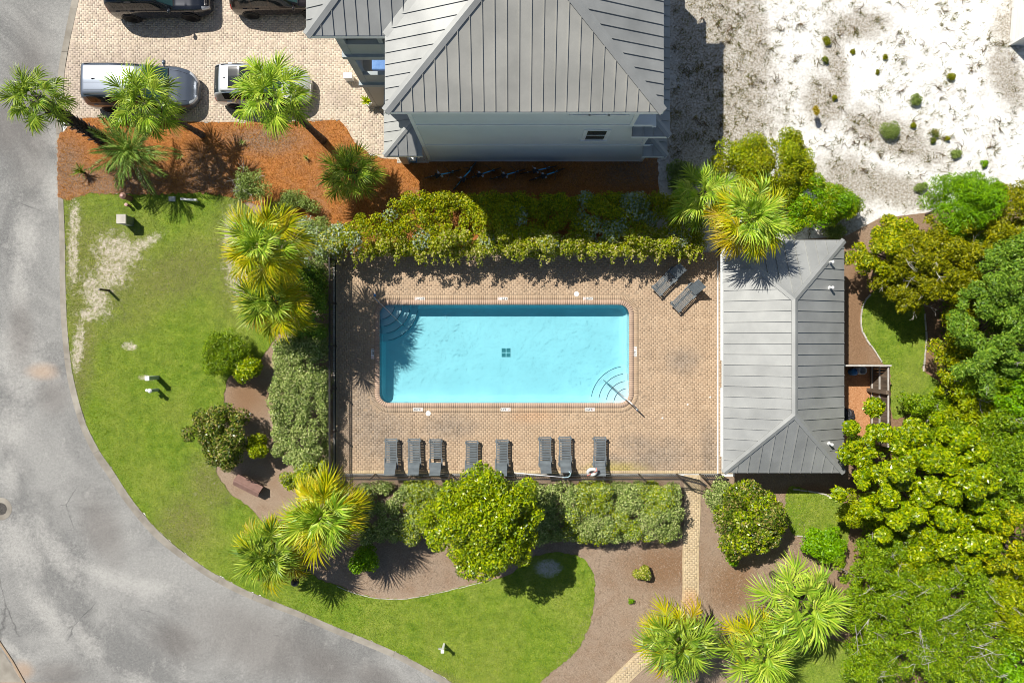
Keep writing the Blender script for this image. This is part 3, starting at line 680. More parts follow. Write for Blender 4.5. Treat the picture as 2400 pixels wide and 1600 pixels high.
# main drain: four square grates
c = P(1186, 826, FZ); md = thing('main_drain', 'four square drain grates on the pool floor', 'pool drain', (c.x, c.y, FZ))
for dx in (-.12, .12):
    for dy in (-.12, .12):
        g = MB(); g.box(c.x + dx - .10, c.x + dx + .10, c.y + dy - .10, c.y + dy + .10, FZ, FZ + .012)
        for k in range(4): g.box(c.x + dx - .075 + k * .042, c.x + dx - .055 + k * .042, c.y + dy - .075, c.y + dy + .075, FZ + .012, FZ + .03)
        g.build('grate', MATS.get('drain_grate') or mk('drain_grate', (.06, .20, .22), (.10, .27, .29), 12, rough=.6), md)

# ------------------------------------------------------------------ standing-seam roofs
def roof_plane(roof, poly, u, spacing=.43, mat=None, start=0.0):
    poly = [Vector(p) for p in poly]; u = Vector(u).normalized(); nrm = Vector((0, 0, 0))
    for i in range(len(poly)): nrm += (poly[i] - poly[0]).cross(poly[(i + 1) % len(poly)] - poly[0])
    nrm.normalize()
    if nrm.z < 0: nrm = -nrm
    v = nrm.cross(u); o = poly[0]; p2 = [((p - o).dot(u), (p - o).dot(v)) for p in poly]
    lo, hi = min(p[0] for p in p2), max(p[0] for p in p2); k = math.floor((lo - start) / spacing); mat = mat or M['roof']
    while start + k * spacing < hi:
        a, c = start + k * spacing, start + (k + 1) * spacing; k += 1
        q = clip_poly(p2, a + .003, c - .003)
        if len(q) < 3: continue
        w3 = lambda p, h: o + u * p[0] + v * p[1] + nrm * h
        bb = MB(); m = len(q); bb.add([w3(p, .02) for p in q] + [w3(p, 0) for p in q], [tuple(range(m))] + [(i, m + i, m + (i + 1) % m, (i + 1) % m) for i in range(m)])
        bb.build('roof_panel', mat, roof)
        if c < hi:
            s = clip_poly(p2, c - .004, c + .004)
            if len(s) >= 3:
                v0, v1 = min(p[1] for p in s), max(p[1] for p in s)
                if v1 - v0 > .12: MB().beam(w3((c, v0 + .01), .035), w3((c, v1 - .02), .035), .026, .05, nrm).build('roof_seam', mat, roof)
def hip_cap(roof, p0, p1, slope, wd=.30, name='hip_cap', diag=True):
    p0, p1 = Vector(p0), Vector(p1); d = p1 - p0; h = Vector((d.x, d.y, 0)).normalized(); a = Vector((-h.y, h.x, 0)) * wd / 2
    drop = wd / 2 * (slope / math.sqrt(2) if diag else slope); bb = MB(); z = Vector((0, 0, .075)); t = Vector((0, 0, .035))
    vs = []
    for p in (p0, p1): vs += [p + a - Vector((0, 0, drop)) + z, p + z + Vector((0, 0, .01)), p - a - Vector((0, 0, drop)) + z, p + a - Vector((0, 0, drop)) + t, p - a - Vector((0, 0, drop)) + t]
    bb.add(vs, [(0, 1, 6, 5), (1, 2, 7, 6), (0, 5, 8, 3), (2, 4, 9, 7), (0, 3, 4, 2, 1), (5, 6, 7, 9, 8)]); bb.build(name, M['roof'], roof)
def roof_base(root, planes, drop=.03, eaves=(), name='roof'):
    bb = MB()
    for pl in planes: bb.add([Vector(p) - Vector((0, 0, drop)) for p in pl], [tuple(range(len(pl)))])
    o = bb.build(name, M['roof'], root)
    for a, c in eaves: MB().beam(Vector(a) - Vector((0, 0, .11)), Vector(c) - Vector((0, 0, .11)), .03, .20).build('fascia', M['trim'], o)
    return o

# ------------------------------------------------------------------ the three-storey house
house = thing('house', 'three-storey grey house with a ribbed metal hip roof and stepped side porches', 'house', (.5, 12.0, 0))
HY = 8.79
for nm, x1, z0, z1 in (('ground_floor_wall', 6.33, 0, 2.70), ('middle_floor_wall', 5.86, 2.70, 5.58), ('top_floor_wall', 4.90, 5.58, 8.42)):
    MB().box(-4.02, x1, HY, 18.9, z0, z1).build(nm, M['siding'], house)
for z0, z1, x1 in ((2.62, 2.80, 6.33), (5.50, 5.68, 5.86), (0.0, .20, 6.33), (8.16, 8.40, 4.90)):
    MB().box(-4.02 + .13, x1 - .13, HY - .028, HY + .01, z0, z1).build('trim_band', M['trim'], house)
for x, z0, z1 in ((-4.02, 0, 8.4), (6.33, 0, 2.62), (5.86, 2.8, 5.5), (4.90, 5.68, 8.16)):
    s = -1 if x < 0 else 1
    MB().box(min(x + s * .025, x - s * .13), max(x + s * .025, x - s * .13), HY - .032, HY + .13, z0, z1).build('corner_board', M['trim'], house)
def window(root, x0, x1, z0, z1, y):
    f = MB(); t = .11
    f.box(x0 - t, x1 + t, y - .035, y, z1, z1 + t + .02).box(x0 - t, x0, y - .03, y, z0, z1).box(x1, x1 + t, y - .03, y, z0, z1)
    w_ = f.build('window', M['trim'], root)
    MB().box(x0 - t - .03, x1 + t + .03, y - .06, y, z0 - .07, z0).build('sill', M['trim'], w_)
    zm = (z0 + z1) / 2
    for a, c, d in ((z0, zm, .010), (zm, z1, .018)):
        MB().box(x0 + .05, x1 - .05, y - d, y - d + .006, a + .05, c - .05).build('pane', M['glass_house'], w_)
        s = MB(); s.box(x0, x0 + .05, y - d - .006, y, a, c).box(x1 - .05, x1, y - d - .006, y, a, c).box(x0 + .05, x1 - .05, y - d - .006, y, a, a + .05).box(x0 + .05, x1 - .05, y - d - .006, y, c - .05, c)
        s.build('sash', M['white'], w_)
window(house, 3.12, 4.02, 3.55, 4.92, HY)
for x in (2.35, 3.10, 3.85): window(house, x, x + .55, 6.95, 8.0, HY)
sl = .417; EZ = 8.40
def Z(d): return EZ + sl * d
A = dict(sw=(-4.63, 8.38, EZ), se=(5.53, 8.38, EZ), ne=(5.53, 19.4, EZ), nw=(-4.63, 19.4, EZ), r0=(.45, 13.46, Z(5.08)), r1=(.45, 14.32, Z(5.08)), v0=(-4.63, 11.16, EZ), vm=(-1.63, 14.16, Z(3)), v1=(-4.63, 17.16, EZ),
         w0=(-7.51, 11.16, EZ), w1=(-7.51, 17.16, EZ), wr=(-4.51, 14.16, Z(3)))
g = lambda s: [A[k] for k in s.split()]
planes = [(g('sw se r0'), (1, 0, 0)), (g('se ne r1 r0'), (0, 1, 0)), (g('ne nw r1'), (1, 0, 0)), (g('nw v1 vm v0 sw r0 r1'), (0, 1, 0)),
          (g('w0 v0 vm wr'), (1, 0, 0)), (g('w1 w0 wr'), (0, 1, 0)), (g('v1 w1 wr vm'), (1, 0, 0))]
roof = roof_base(house, [p for p, _ in planes], .03, [(A['sw'], A['se']), (A['se'], A['ne']), (A['v0'], A['sw']), (A['w0'], A['v0']), (A['w1'], A['w0'])])
for i, (p, u) in enumerate(planes): roof_plane(roof, p, u, .43, M['roof_off_sun'] if i == 0 else M['roof'], .15)
for a, c in (('sw', 'r0'), ('se', 'r0'), ('w0', 'wr'), ('w1', 'wr'), ('ne', 'r1'), ('nw', 'r1')): hip_cap(roof, A[a], A[c], sl, .36)
hip_cap(roof, A['wr'], A['vm'], sl, .34, 'ridge_cap', False); hip_cap(roof, A['r0'], A['r1'], sl, .34, 'ridge_cap', False)
for a, c in (('v0', 'vm'), ('v1', 'vm')):
    MB().beam(Vector(A[a]) + Vector((0, 0, .05)), Vector(A[c]) + Vector((0, 0, .05)), .28, .02).build('valley_flashing', M['roof'], roof)
soff = MB(); soff.box(-4.55, 5.45, 8.46, 19.3, EZ - .2, EZ - .15).box(-7.43, -4.56, 11.24, 17.08, EZ - .2, EZ - .15); soff.build('soffit', M['trim'], house)
def side_roof(x_in, x_out, y0, y1, z, rise, name='porch_roof'):
    d = abs(x_in - x_out); top = z + rise
    a, c, e, f = (x_out, y0, z), (x_in, y0, z), (x_in, y0 + d, top), (x_in, y1, top); h = (x_out, y1, z)
    pl = [([a, c, e], (1, 0, 0)), ([a, e, f, h], (0, 1, 0))]
    r = roof_base(house, [p for p, _ in pl], .03, [(a, c), (a, h)], name)
    for p, u in pl: roof_plane(r, p, u, .43, M['roof'], .2)
    hip_cap(r, a, e, rise / d, .26)
side_roof(-4.05, -5.78, 8.38, 11.40, 2.50, .72)
side_roof(4.93, 6.50, 8.44, 18.6, 5.20, .60)
side_roof(5.89, 7.00, 8.36, 18.6, 2.50, .42)
b = MB(); b.box(-5.32, -4.98, 8.62, 8.96, 0, 2.45); b.build('porch_column', M['siding_warm'], house)
b = MB(); b.box(-5.6, -4.05, 8.7, 11.4, 0, .06); b.build('porch_slab', M['concrete_old'], house)
b = MB(); b.box(-5.66, -5.50, 11.1, 11.3, 0, 2.45); b.build('porch_column', M['trim'], house)
# wing with two open porches over a sided ground floor
wx0, wx1, wy0, wy1 = -6.69, -4.04, 11.44, 16.9
MB().box(wx0, wx1, wy0, wy1, 0, 2.86).build('wing_wall', M['siding_warm'], house)
MB().box(wx0 - .02, wx0 + .14, wy0 - .025, wy0 + .12, 0, 2.84).build('corner_board', M['siding_warm'], house)
for z in (2.86, 5.86):
    f = MB(); f.box(wx0 - .10, wx1, wy0 - .10, wy1, z, z + .22); f.build('porch_floor', M['trim_dark'], house)
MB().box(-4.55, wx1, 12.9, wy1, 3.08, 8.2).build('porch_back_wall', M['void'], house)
for zf, top in ((3.08, 5.86), (6.08, 8.2)):
    MB().box(wx0 + .3, -4.06, wy0 + .02, wy0 + .10, zf, zf + .92).build('parapet', M['siding_porch'], house)
    MB().box(wx0 + .02, wx0 + .10, wy0 + .3, wy1, zf, zf + .92).build('parapet', M['siding_porch'], house)
    MB().box(wx0 + .3, -4.06, wy0 - .02, wy0 + .14, zf + .92, zf + .98).build('parapet_cap', M['trim_dark'], house)
    MB().box(wx0, wx0 + .30, wy0, wy0 + .30, zf, top).build('porch_post', M['trim_dark'], house)
    MB().box(wx0, wx0 + .26, 14.2, 14.46, zf, top).build('porch_post', M['trim_dark'], house)
    MB().box(-5.12, -4.95, wy0 + .01, wy0 + .16, zf, top).build('porch_post', M['trim_dark'], house)
    MB().box(wx0 + .3, -4.06, wy0, wy0 + .2, top - .3, top - .005).build('porch_beam', M['trim_dark'], house)
day = thing('daybed', 'blue cushioned daybed on a wicker base inside the open porch', 'daybed', (-5.45, 12.25, 3.08))
MB().box(-6.1, -4.75, 11.85, 12.65, 3.08, 3.40).build('base', M['wicker'], day, bevel=.03)
MB().box(-6.12, -4.74, 11.83, 12.60, 3.41, 3.58).build('cushion', M['cushion'], day, bevel=.05)
MB().box(-6.0, -4.8, 12.52, 12.78, 3.585, 3.98).build('back_cushion', M['cushion'], day, bevel=.06)

# the neighbour's white wall beyond the sand
nc = P(2367, 106); nb = thing('neighbour_house', 'white sided house corner at the edge of the white sand', 'house', (nc.x, nc.y, 0)); a = R(-4)
def rp(x, y): return (nc.x + x * math.cos(a) - y * math.sin(a), nc.y + x * math.sin(a) + y * math.cos(a))
MB().prism([rp(0, 0), rp(8, 0), rp(8, 10), rp(0, 10)], 0, 5.4).build('wall', M['siding_white'], nb)
MB().prism([rp(-.03, -.03), rp(.12, -.03), rp(.12, .12), rp(-.03, .12)], 0, 5.4).build('corner_board', M['white'], nb)
for z in (.02, 2.6): MB().prism([rp(-.04, .13), rp(-.005, .13), rp(-.005, 9.9), rp(-.04, 9.9)], z, z + .2).build('trim_band', M['white'], nb)
q = [rp(-.4, -.4), rp(8.4, -.4), rp(8.4, 10.4), rp(-.4, 10.4)]; r_ = [rp(4, 4), rp(4, 6)]
b = MB(); b.add([(*p, 5.4) for p in q] + [(*p, 7.2) for p in r_], [(0, 1, 4), (1, 2, 5, 4), (2, 3, 5), (3, 0, 4, 5), (3, 2, 1, 0)]); b.build('roof', M['roof'], nb)
wn_ = MB().prism([rp(-.05, 4), rp(-.008, 4), rp(-.008, 5), rp(-.05, 5)], 3.3, 4.7).build('window', M['white'], nb); MB().prism([rp(-.056, 4.1), rp(-.051, 4.1), rp(-.051, 4.9), rp(-.056, 4.9)], 3.4, 4.6).build('pane', M['glass_house'], wn_)

# ------------------------------------------------------------------ pool house
ph = thing('pool_house', 'open pool house under a grey ribbed metal hip roof beside the pool deck', 'pool house', (12.2, -.7, 0))
X0, X1, Y0, Y1, E2, S2 = 9.51, 14.94, -5.90, 4.55, 2.60, .44
h = (X1 - X0) / 2; zc = E2 + S2 * h; xm = (X0 + X1) / 2
B = dict(sw=(X0, Y0, E2), se=(X1, Y0, E2), ne=(X1, Y1, E2), nw=(X0, Y1, E2), s=(xm, Y0 + h, zc), n=(xm, Y1 - h, zc)); g = lambda s: [B[k] for k in s.split()]
pl = [(g('sw se s'), (1, 0, 0)), (g('se ne n s'), (0, 1, 0)), (g('ne nw n'), (1, 0, 0)), (g('nw sw s n'), (0, 1, 0))]
r2 = roof_base(ph, [p for p, _ in pl], .03, [(B['sw'], B['se']), (B['se'], B['ne']), (B['ne'], B['nw']), (B['nw'], B['sw'])])
for p, u in pl: roof_plane(r2, p, u, .475, M['roof'], .12)
for k in ('sw', 'se', 'ne', 'nw'): hip_cap(r2, B[k], B['s' if k[0] == 's' else 'n'], S2, .28)
hip_cap(r2, B['s'], B['n'], S2, .26, 'ridge_cap', False)
b = MB(); b.box(11.2, 14.5, -5.4, 4.1, 0, 2.5); b.build('wall', M['siding'], ph)
for y in (-5.4, -2.4, .8, 4.0): MB().box(10.75, 10.95, y - .1, y + .1, .05, 2.34).build('post', M['white'], ph)
MB().box(X0 + .06, 14.6, Y0 + .06, Y1 - .06, 2.36, 2.40).build('ceiling', M['trim'], ph)
for y0, y1 in ((-.85, 3.95), (-5.2, -2.1)): MB().box(X0 - .07, X0 - .018, y0, y1, 2.38, 2.46).build('gutter', M['white'], ph)
MB().box(X1 + .018, X1 + .09, -4.35, -2.55, 2.38, 2.46).build('gutter', M['white'], ph)
for px_, py_ in ((1948, 614), (1948, 674), (1946, 1040)):
    p = P(px_, py_, 3.15); zr = E2 + S2 * (X1 - p.x) + .02
    v_ = MB(); v_.lathe([(.055, 0), (.05, .28), (.065, .29), (.065, .33), (0, .34)], 12, (p.x, p.y, zr)); v_.lathe([(.11, -.03), (.07, .05), (.056, .06)], 12, (p.x, p.y, zr)); v_.build('vent_pipe', M['white'], ph)
# equipment yard
yd = thing('board_fence', 'weathered brown board fence round the yard behind the pool house', 'fence', (17.5, -1.2, 0))
fx = P(2037, 0).x; fy = P(0, 853).y; ft = 1.75
for i in range(26): MB().box(fx + .03, fx + .055, fy - .06 - (i + 1) * .145 + .008, fy - .06 - i * .145, 0, ft + random.uniform(-.02, .02)).build('fence_board', M['wood_grey'], yd)
for i in range(22): MB().box(X1 - .7 + i * .145 * .98, X1 - .7 + i * .145 * .98 + .132, fy - .02, fy + .005, 0, ft + random.uniform(-.02, .02)).build('fence_board', M['wood_grey'], yd)
for z in (.18, .88, 1.62): MB().box(fx - .01, fx + .028, fy - 3.8, fy - .05, z, z + .09).build('fence_rail', M['wood_pale'], yd)
MB().box(X1 - .7, fx + .09, fy - .05, fy + .03, ft + .02, ft + .06).build('cap_board', M['wood_pale'], yd)
for y in (fy - 1.25, fy - 3.3): MB().box(fx - .14, fx - .012, y - .09, y + .09, 0, 1.78).build('fence_post', M['wood_grey'], yd)
c = P(2022, 868, .6); b = MB(); b.lathe([(.20, 0), (.22, .3), (.20, .6), (.17, .6), (.16, .1), (0, .1)], 20, (c.x, c.y, .02)); tag(b.build('barrel', M['white'], smooth=False), 'white open-topped barrel inside the board fence', 'barrel')
c = P(2004, 872, .4); b = MB(); b.lathe([(.15, 0), (.17, .02), (.17, .36), (.10, .44), (.05, .46), (.05, .52), (0, .52)], 18, (c.x, c.y, .02)); tag(b.build('jug', M['blue_plastic']), 'blue plastic jug inside the board fence', 'jug')
c = P(1991, 975, .2); b = MB()
vs = []; nn = 12
for j in range(6):
    for i in range(nn):
        t = 2 * math.pi * i / nn; ph_ = math.pi / 2 * j / 5; r = (.34 + .07 * math.sin(3 * t + j)) * math.cos(ph_) + .02; vs.append((c.x + r * .8 * math.cos(t), c.y + r * 1.15 * math.sin(t), .02 + .28 * math.sin(ph_) + .03 * math.sin(5 * t + j)))
b.add(vs, [(j * nn + i, j * nn + (i + 1) % nn, (j + 1) * nn + (i + 1) % nn, (j + 1) * nn + i) for j in range(5) for i in range(nn)] + [tuple(range(5 * nn, 6 * nn))]); tag(b.build('rubbish_bag', M['bag']), 'crumpled black bag lying on bark chips behind the pool house', 'bag')

# ------------------------------------------------------------------ fences
PK = {}
def picket_mesh(h):
    if h not in PK: PK[h] = MB().box(-.009, .009, -.009, .009, 0, h); me = bpy.data.meshes.new('picket'); me.from_pydata(PK[h].v, [], PK[h].f); me.materials.append(M['black_metal']); PK[h] = me
    return PK[h]
def metal_fence(name, label, runs, h=1.32, sp=.105):
    p0 = runs[0][0]; root = thing(name, label, 'fence', (p0[0], p0[1], .05))
    for a, c in runs:
        a = Vector((*a, .05)); c = Vector((*c, .05)); L_ = (c - a).length; d = (c - a) / L_; npst = max(1, round(L_ / 1.9))
        for i in range(npst + 1):
            p = a + d * (L_ * i / npst); f = MB(); f.box(p.x - .03, p.x + .03, p.y - .03, p.y + .03, .03, h + .07); f.box(p.x - .04, p.x + .04, p.y - .04, p.y + .04, h + .07, h + .1); f.build('post', M['black_metal'], root)
        for z in (.16, h - .16, h): MB().beam(a + Vector((0, 0, z)), c + Vector((0, 0, z)), .04, .04).build('rail', M['black_metal'], root)
        k = int(L_ / sp)
        for i in range(1, k):
            o = link('picket', picket_mesh(round(h - .06, 2)), None, root); p = a + d * (i * L_ / k); o.location = (p.x - root.location.x, p.y - root.location.y, .07)
    return root
wx = P(789, 0).x; sy = P(0, 1110).y
metal_fence('metal_fence', 'black metal picket fence beside the long hedge facing the road lawn', [((wx, 3.9), (wx, sy + .06))])
metal_fence('metal_fence', 'black metal picket fence behind the row of loungers', [((wx + .06, sy), (8.02, sy))])
metal_fence('metal_fence', 'short black metal fence panel between the gate and the pool house', [((9.15, sy), (10.1, sy))])
gt = thing('gate', 'black metal picket gate standing ajar where the brick path starts', 'gate', (8.1, sy - .02, .05), R(-14))
for x in (0, 1.0): MB().box(x - .025, x + .025, -.025, .025, .05, 1.5).build('stile', M['black_metal'], gt, world=False)
for z in (.12, 1.15, 1.46): MB().box(.025, .975, -.018, .018, z, z + .04).build('rail', M['black_metal'], gt, world=False)
for i in range(8):
    o = link('picket', picket_mesh(1.26), None, gt); o.location = (.11 + i * .111, 0, .14)
MB().box(.93, 1.0, -.06, -.026, 1.0, 1.1).build('latch', M['black_metal'], gt, world=False)

# ------------------------------------------------------------------ loungers
def make_lounger(back=48, gapslat=False):
    t = thing('sun_lounger', '-', 'sun lounger')
    W_, zs = .54, .33
    for s in (-1, 1): MB().box(s * W_ / 2 - .022, s * W_ / 2 + .022, 0, 1.50, zs - .05, zs + .028).build('side_rail', M['resin'], t, bevel=.008)
    me = None
    for i in range(14):
        if gapslat and i in (12, 13): continue
        if me is None: o = MB().box(-W_ / 2 + .03, W_ / 2 - .03, 0, .056, zs, zs + .022).build('slat', M['resin'], t); me = o.data
        else: o = link('slat', me, None, t)
        o.location = (0, .02 + i * .080, 0)
    for s in (-1, 1):
        for y in (.10, 1.34): MB().box(s * (W_ / 2 + .03) - .035, s * (W_ / 2 + .03) + .035, y, y + .08, 0, zs + .02).build('leg', M['resin'], t, bevel=.008)
    for s in (-1, 1): MB().box(s * (W_ / 2 + .03) - .028, s * (W_ / 2 + .03) + .028, .95, 1.45, zs + .032, zs + .058).build('arm', M['resin'], t, bevel=.008)
    ca, sa = math.cos(R(back)), math.sin(R(back)); y0 = 1.15; pt = lambda u, x, h: (x, y0 + u * ca - h * sa, zs + .02 + u * sa + h * ca)
    for s in (-1, 1): MB().beam(pt(0, s * (W_ / 2 - .03), 0), pt(.80, s * (W_ / 2 - .03), 0), .04, .03, (0, -sa, ca)).build('back_rail', M['resin'], t)
    for i in range(11): u = .02 + i * .071; MB().beam(pt(u + .032, -W_ / 2 + .01, .024), pt(u + .032, W_ / 2 - .01, .024), .062, .016, (0, -sa, ca)).build('back_slat', M['resin'], t)
    MB().beam(pt(.5, 0, -.02), (0, y0 + .5 * ca + .18, .30), .3, .02).build('prop', M['resin'], t)
    return t
proto = {False: make_lounger(), True: make_lounger(gapslat=True), 'flat': make_lounger(30)}
used = set()
def place_lounger(kind, px_, py_, rz, label, group=None):
    o = proto[kind] if kind not in used else copy_tree(proto[kind]); used.add(kind)
    p = P(px_, py_, .34); o.location = (p.x, p.y, .052); o.rotation_euler = (0, 0, rz); o['label'] = label
    if group: o['group'] = group
GL = 'loungers lined up along the fence'
rows = [(False, 917, 1026, 'grey slatted lounger closest to the black fence corner'), (False, 971, 1026, 'grey slatted lounger, second from the black fence corner'), (True, 1021, 1027, 'grey slatted lounger with a missing slat below its backrest'),
        (False, 1106, 1031, 'grey slatted lounger whose backrest the round tree crown covers most'), (False, 1177, 1028, 'grey slatted lounger at the tree crown with its backrest just clear'), (False, 1277, 1022, 'grey slatted lounger beside the rescue pole'),
        (False, 1324, 1021, 'grey slatted lounger in front of the hook of the rescue pole'), ('flat', 1406, 1022, 'grey slatted lounger with lowered back beside the white life ring')]
for kind, x, y, lab in rows: place_lounger(kind, x, y, math.pi + random.uniform(-.02, .02), lab, GL)
place_lounger(False, 1536, 685, R(-45), 'grey slatted lounger set askew, half in the hedge shadow', 'loungers set askew by the pool house')
place_lounger(False, 1580, 723, R(-45), 'grey slatted lounger set askew in full sun near the pool house', 'loungers set askew by the pool house')

# life ring and rescue pole
c = P(1388, 1106, 1.0); b = MB(); b.lathe([(.19 + .085 * math.cos(t), .085 * math.sin(t)) for t in [2 * math.pi * k / 12 for k in range(13)]], 28, (0, 0, 0))
lr = thing('life_ring', 'white life ring hanging on the fence behind the lowered lounger', 'life ring', (c.x, c.y, .95)); lr.rotation_euler = (R(38), 0, 0)
b.build('ring', M['white'], lr, smooth=True, world=False)
for t in (130, 310): MB().box(-.02, .02, .095, .285, -.092, .092, R(t), (0, 0)).build('red_band', M['red'], lr, world=False)
rpz = thing('rescue_pole', 'long white pole with a blue hook lying along the fence top', 'rescue pole', (*P(1200, 1104, 1.2).xy, 1.25))
a, c = P(1205, 1107, 1.28), P(1318, 1118, 1.28); MB().tube([a, c], .022, 8).build('pole', M['white'], rpz, smooth=True)
MB().tube([c, c + Vector((.10, -.01, 0)), c + Vector((.26, .0, 0)), c + Vector((.36, .07, 0)), c + Vector((.38, .20, 0)), c + Vector((.30, .28, 0))], .02, 8).build('hook', mk('pale_blue', (.45, .66, .72), (.5, .7, .76), 8, rough=.5), rpz, smooth=True)
c = P(1327, 1103, .7); b = MB(); b.box(c.x - .16, c.x + .16, c.y - .14, c.y + .14, .05, .62); b.box(c.x - .18, c.x + .18, c.y - .16, c.y + .16, .62, .67); tag(b.build('waste_bin', M['black_metal'], bevel=.03), 'small black bin standing by the rescue pole hook', 'bin')

# handrails into the pool
def handrail(name, label, p0, p1, ring):
    t = thing(name, label, 'handrail', (p0.x, p0.y, .05)); d = Vector((p1.x - p0.x, p1.y - p0.y, 0)); L_ = d.length; d /= L_
    q = [p0 + Vector((0, 0, 0)), p0 + Vector((0, 0, .55)) + d * .02, p0 + Vector((0, 0, .76)) + d * .12, p0 + Vector((0, 0, .82)) + d * .30, p0 + Vector((0, 0, .74)) + d * .55, p0 + Vector((0, 0, .10)) + d * (L_ - .38), p0 + Vector((0, 0, -.12)) + d * (L_ - .2), p0 + d * L_ + Vector((0, 0, -.55))]
    MB().tube(q, .024, 10).build('rail', M['steel'], t, smooth=True)
    MB().lathe([(.07, 0), (.07, .012), (.03, .03)], 16, (p0.x, p0.y, .054)).build('flange', ring, t)
handrail('handrail', 'steel handrail over the shaded pool steps', P(878, 692, .05), P(945, 764), M['blue_plastic'])
handrail('handrail', 'steel handrail over the sunlit pool steps', P(1494, 960, .05), P(1418, 892), M['steel'])
# lids and small drains in the deck
for (x, y, r, lab) in ((1351, 689, .125, 'round white skimmer lid on the deck near the hedge shadow'), (1004, 968, .125, 'round white skimmer lid on the deck near the loungers')):
    p = P(x, y); b = MB(); b.lathe([(r, .05), (r, .060), (r - .012, .064), (0, .064)], 28, (p.x, p.y, 0)); o = tag(b.build('skimmer_lid', M['tile_white']), lab, 'skimmer lid', 'skimmer lids')
    for s in (-1, 1): MB().lathe([(.012, .0645), (.012, .0665), (0, .0665)], 8, (p.x, p.y + s * r * .6, 0)).build('finger_hole', M['ink'], o)
for (x, y) in ((1664, 930), (1552, 979), (1611, 947)):
    p = P(x, y); b = MB(); b.lathe([(.045, .05), (.045, .058), (.03, .06), (0, .058)], 16, (p.x, p.y, 0)); tag(b.build('deck_cap', M['tile_white']), 'small round white cap set in the pool deck pavers', 'drain cap', 'caps in the deck')
# depth markers
def text_mesh(body, size):
    cu = bpy.data.curves.new('lettering', 'FONT'); cu.body = body; cu.size = size; cu.align_x = 'LEFT'; cu.align_y = 'CENTER'; cu.offset = .0035
    o = bpy.data.objects.new('lettering', cu); COL.objects.link(o); bpy.context.view_layer.update()
    me = bpy.data.meshes.new_from_object(o.evaluated_get(bpy.context.evaluated_depsgraph_get())); bpy.data.objects.remove(o); me.materials.clear(); return me
TXT = {}
def marker(px_, py_, rot, body, label):
    p = P(px_, py_); t = thing('depth_marker', label, 'depth marker', (p.x, p.y, .054), R(rot), 'depth markers round the pool')
    MB().box(-.24, .24, -.075, .075, -.02, .004).build('tile', M['tile_white'], t, world=False)
    if body not in TXT: TXT[body] = text_mesh(body, .145)
    o = link('lettering', TXT[body], M['ink'], t); o.location = (-.225, -.003, .0075)
    b = MB(); n = 20; r0, r1 = .043, .056
    b.add([(r * math.cos(2 * math.pi * k / n), r * math.sin(2 * math.pi * k / n), .0075) for r in (r0, r1) for k in range(n)], [(k, (k + 1) % n, n + (k + 1) % n, n + k) for k in range(n)])
    b.add([(-.036, -.028, .0077), (-.028, -.036, .0077), (.036, .028, .0077), (.028, .036, .0077)], [(0, 1, 2, 3)])
    o = b.build('no_diving_symbol', M['red'], t, world=False); o.location = (.165, 0, 0)
marker(984, 700, 180, '3½FT', 'white depth tile reading 3½ FT beside the shaded pool steps')
marker(1178, 700, 180, '4 FT', 'white depth tile reading 4 FT on the side towards the house')
marker(1378, 700, 180, '3½FT', 'white depth tile reading 3½ FT next to a skimmer lid, house side')
marker(874, 829, -90, '3 FT', 'white depth tile reading 3 FT at the pool end by the picket fence')
marker(1488, 824, 90, '3 FT', 'white depth tile reading 3 FT at the pool end by the pool house')
marker(980, 959, 0, '3½FT', 'white depth tile reading 3½ FT next to a skimmer lid, lounger side')
marker(1185, 959, 0, '4 FT', 'white depth tile reading 4 FT on the side towards the loungers')
marker(1382, 959, 0, '3½FT', 'white depth tile reading 3½ FT beside the sunlit pool steps')

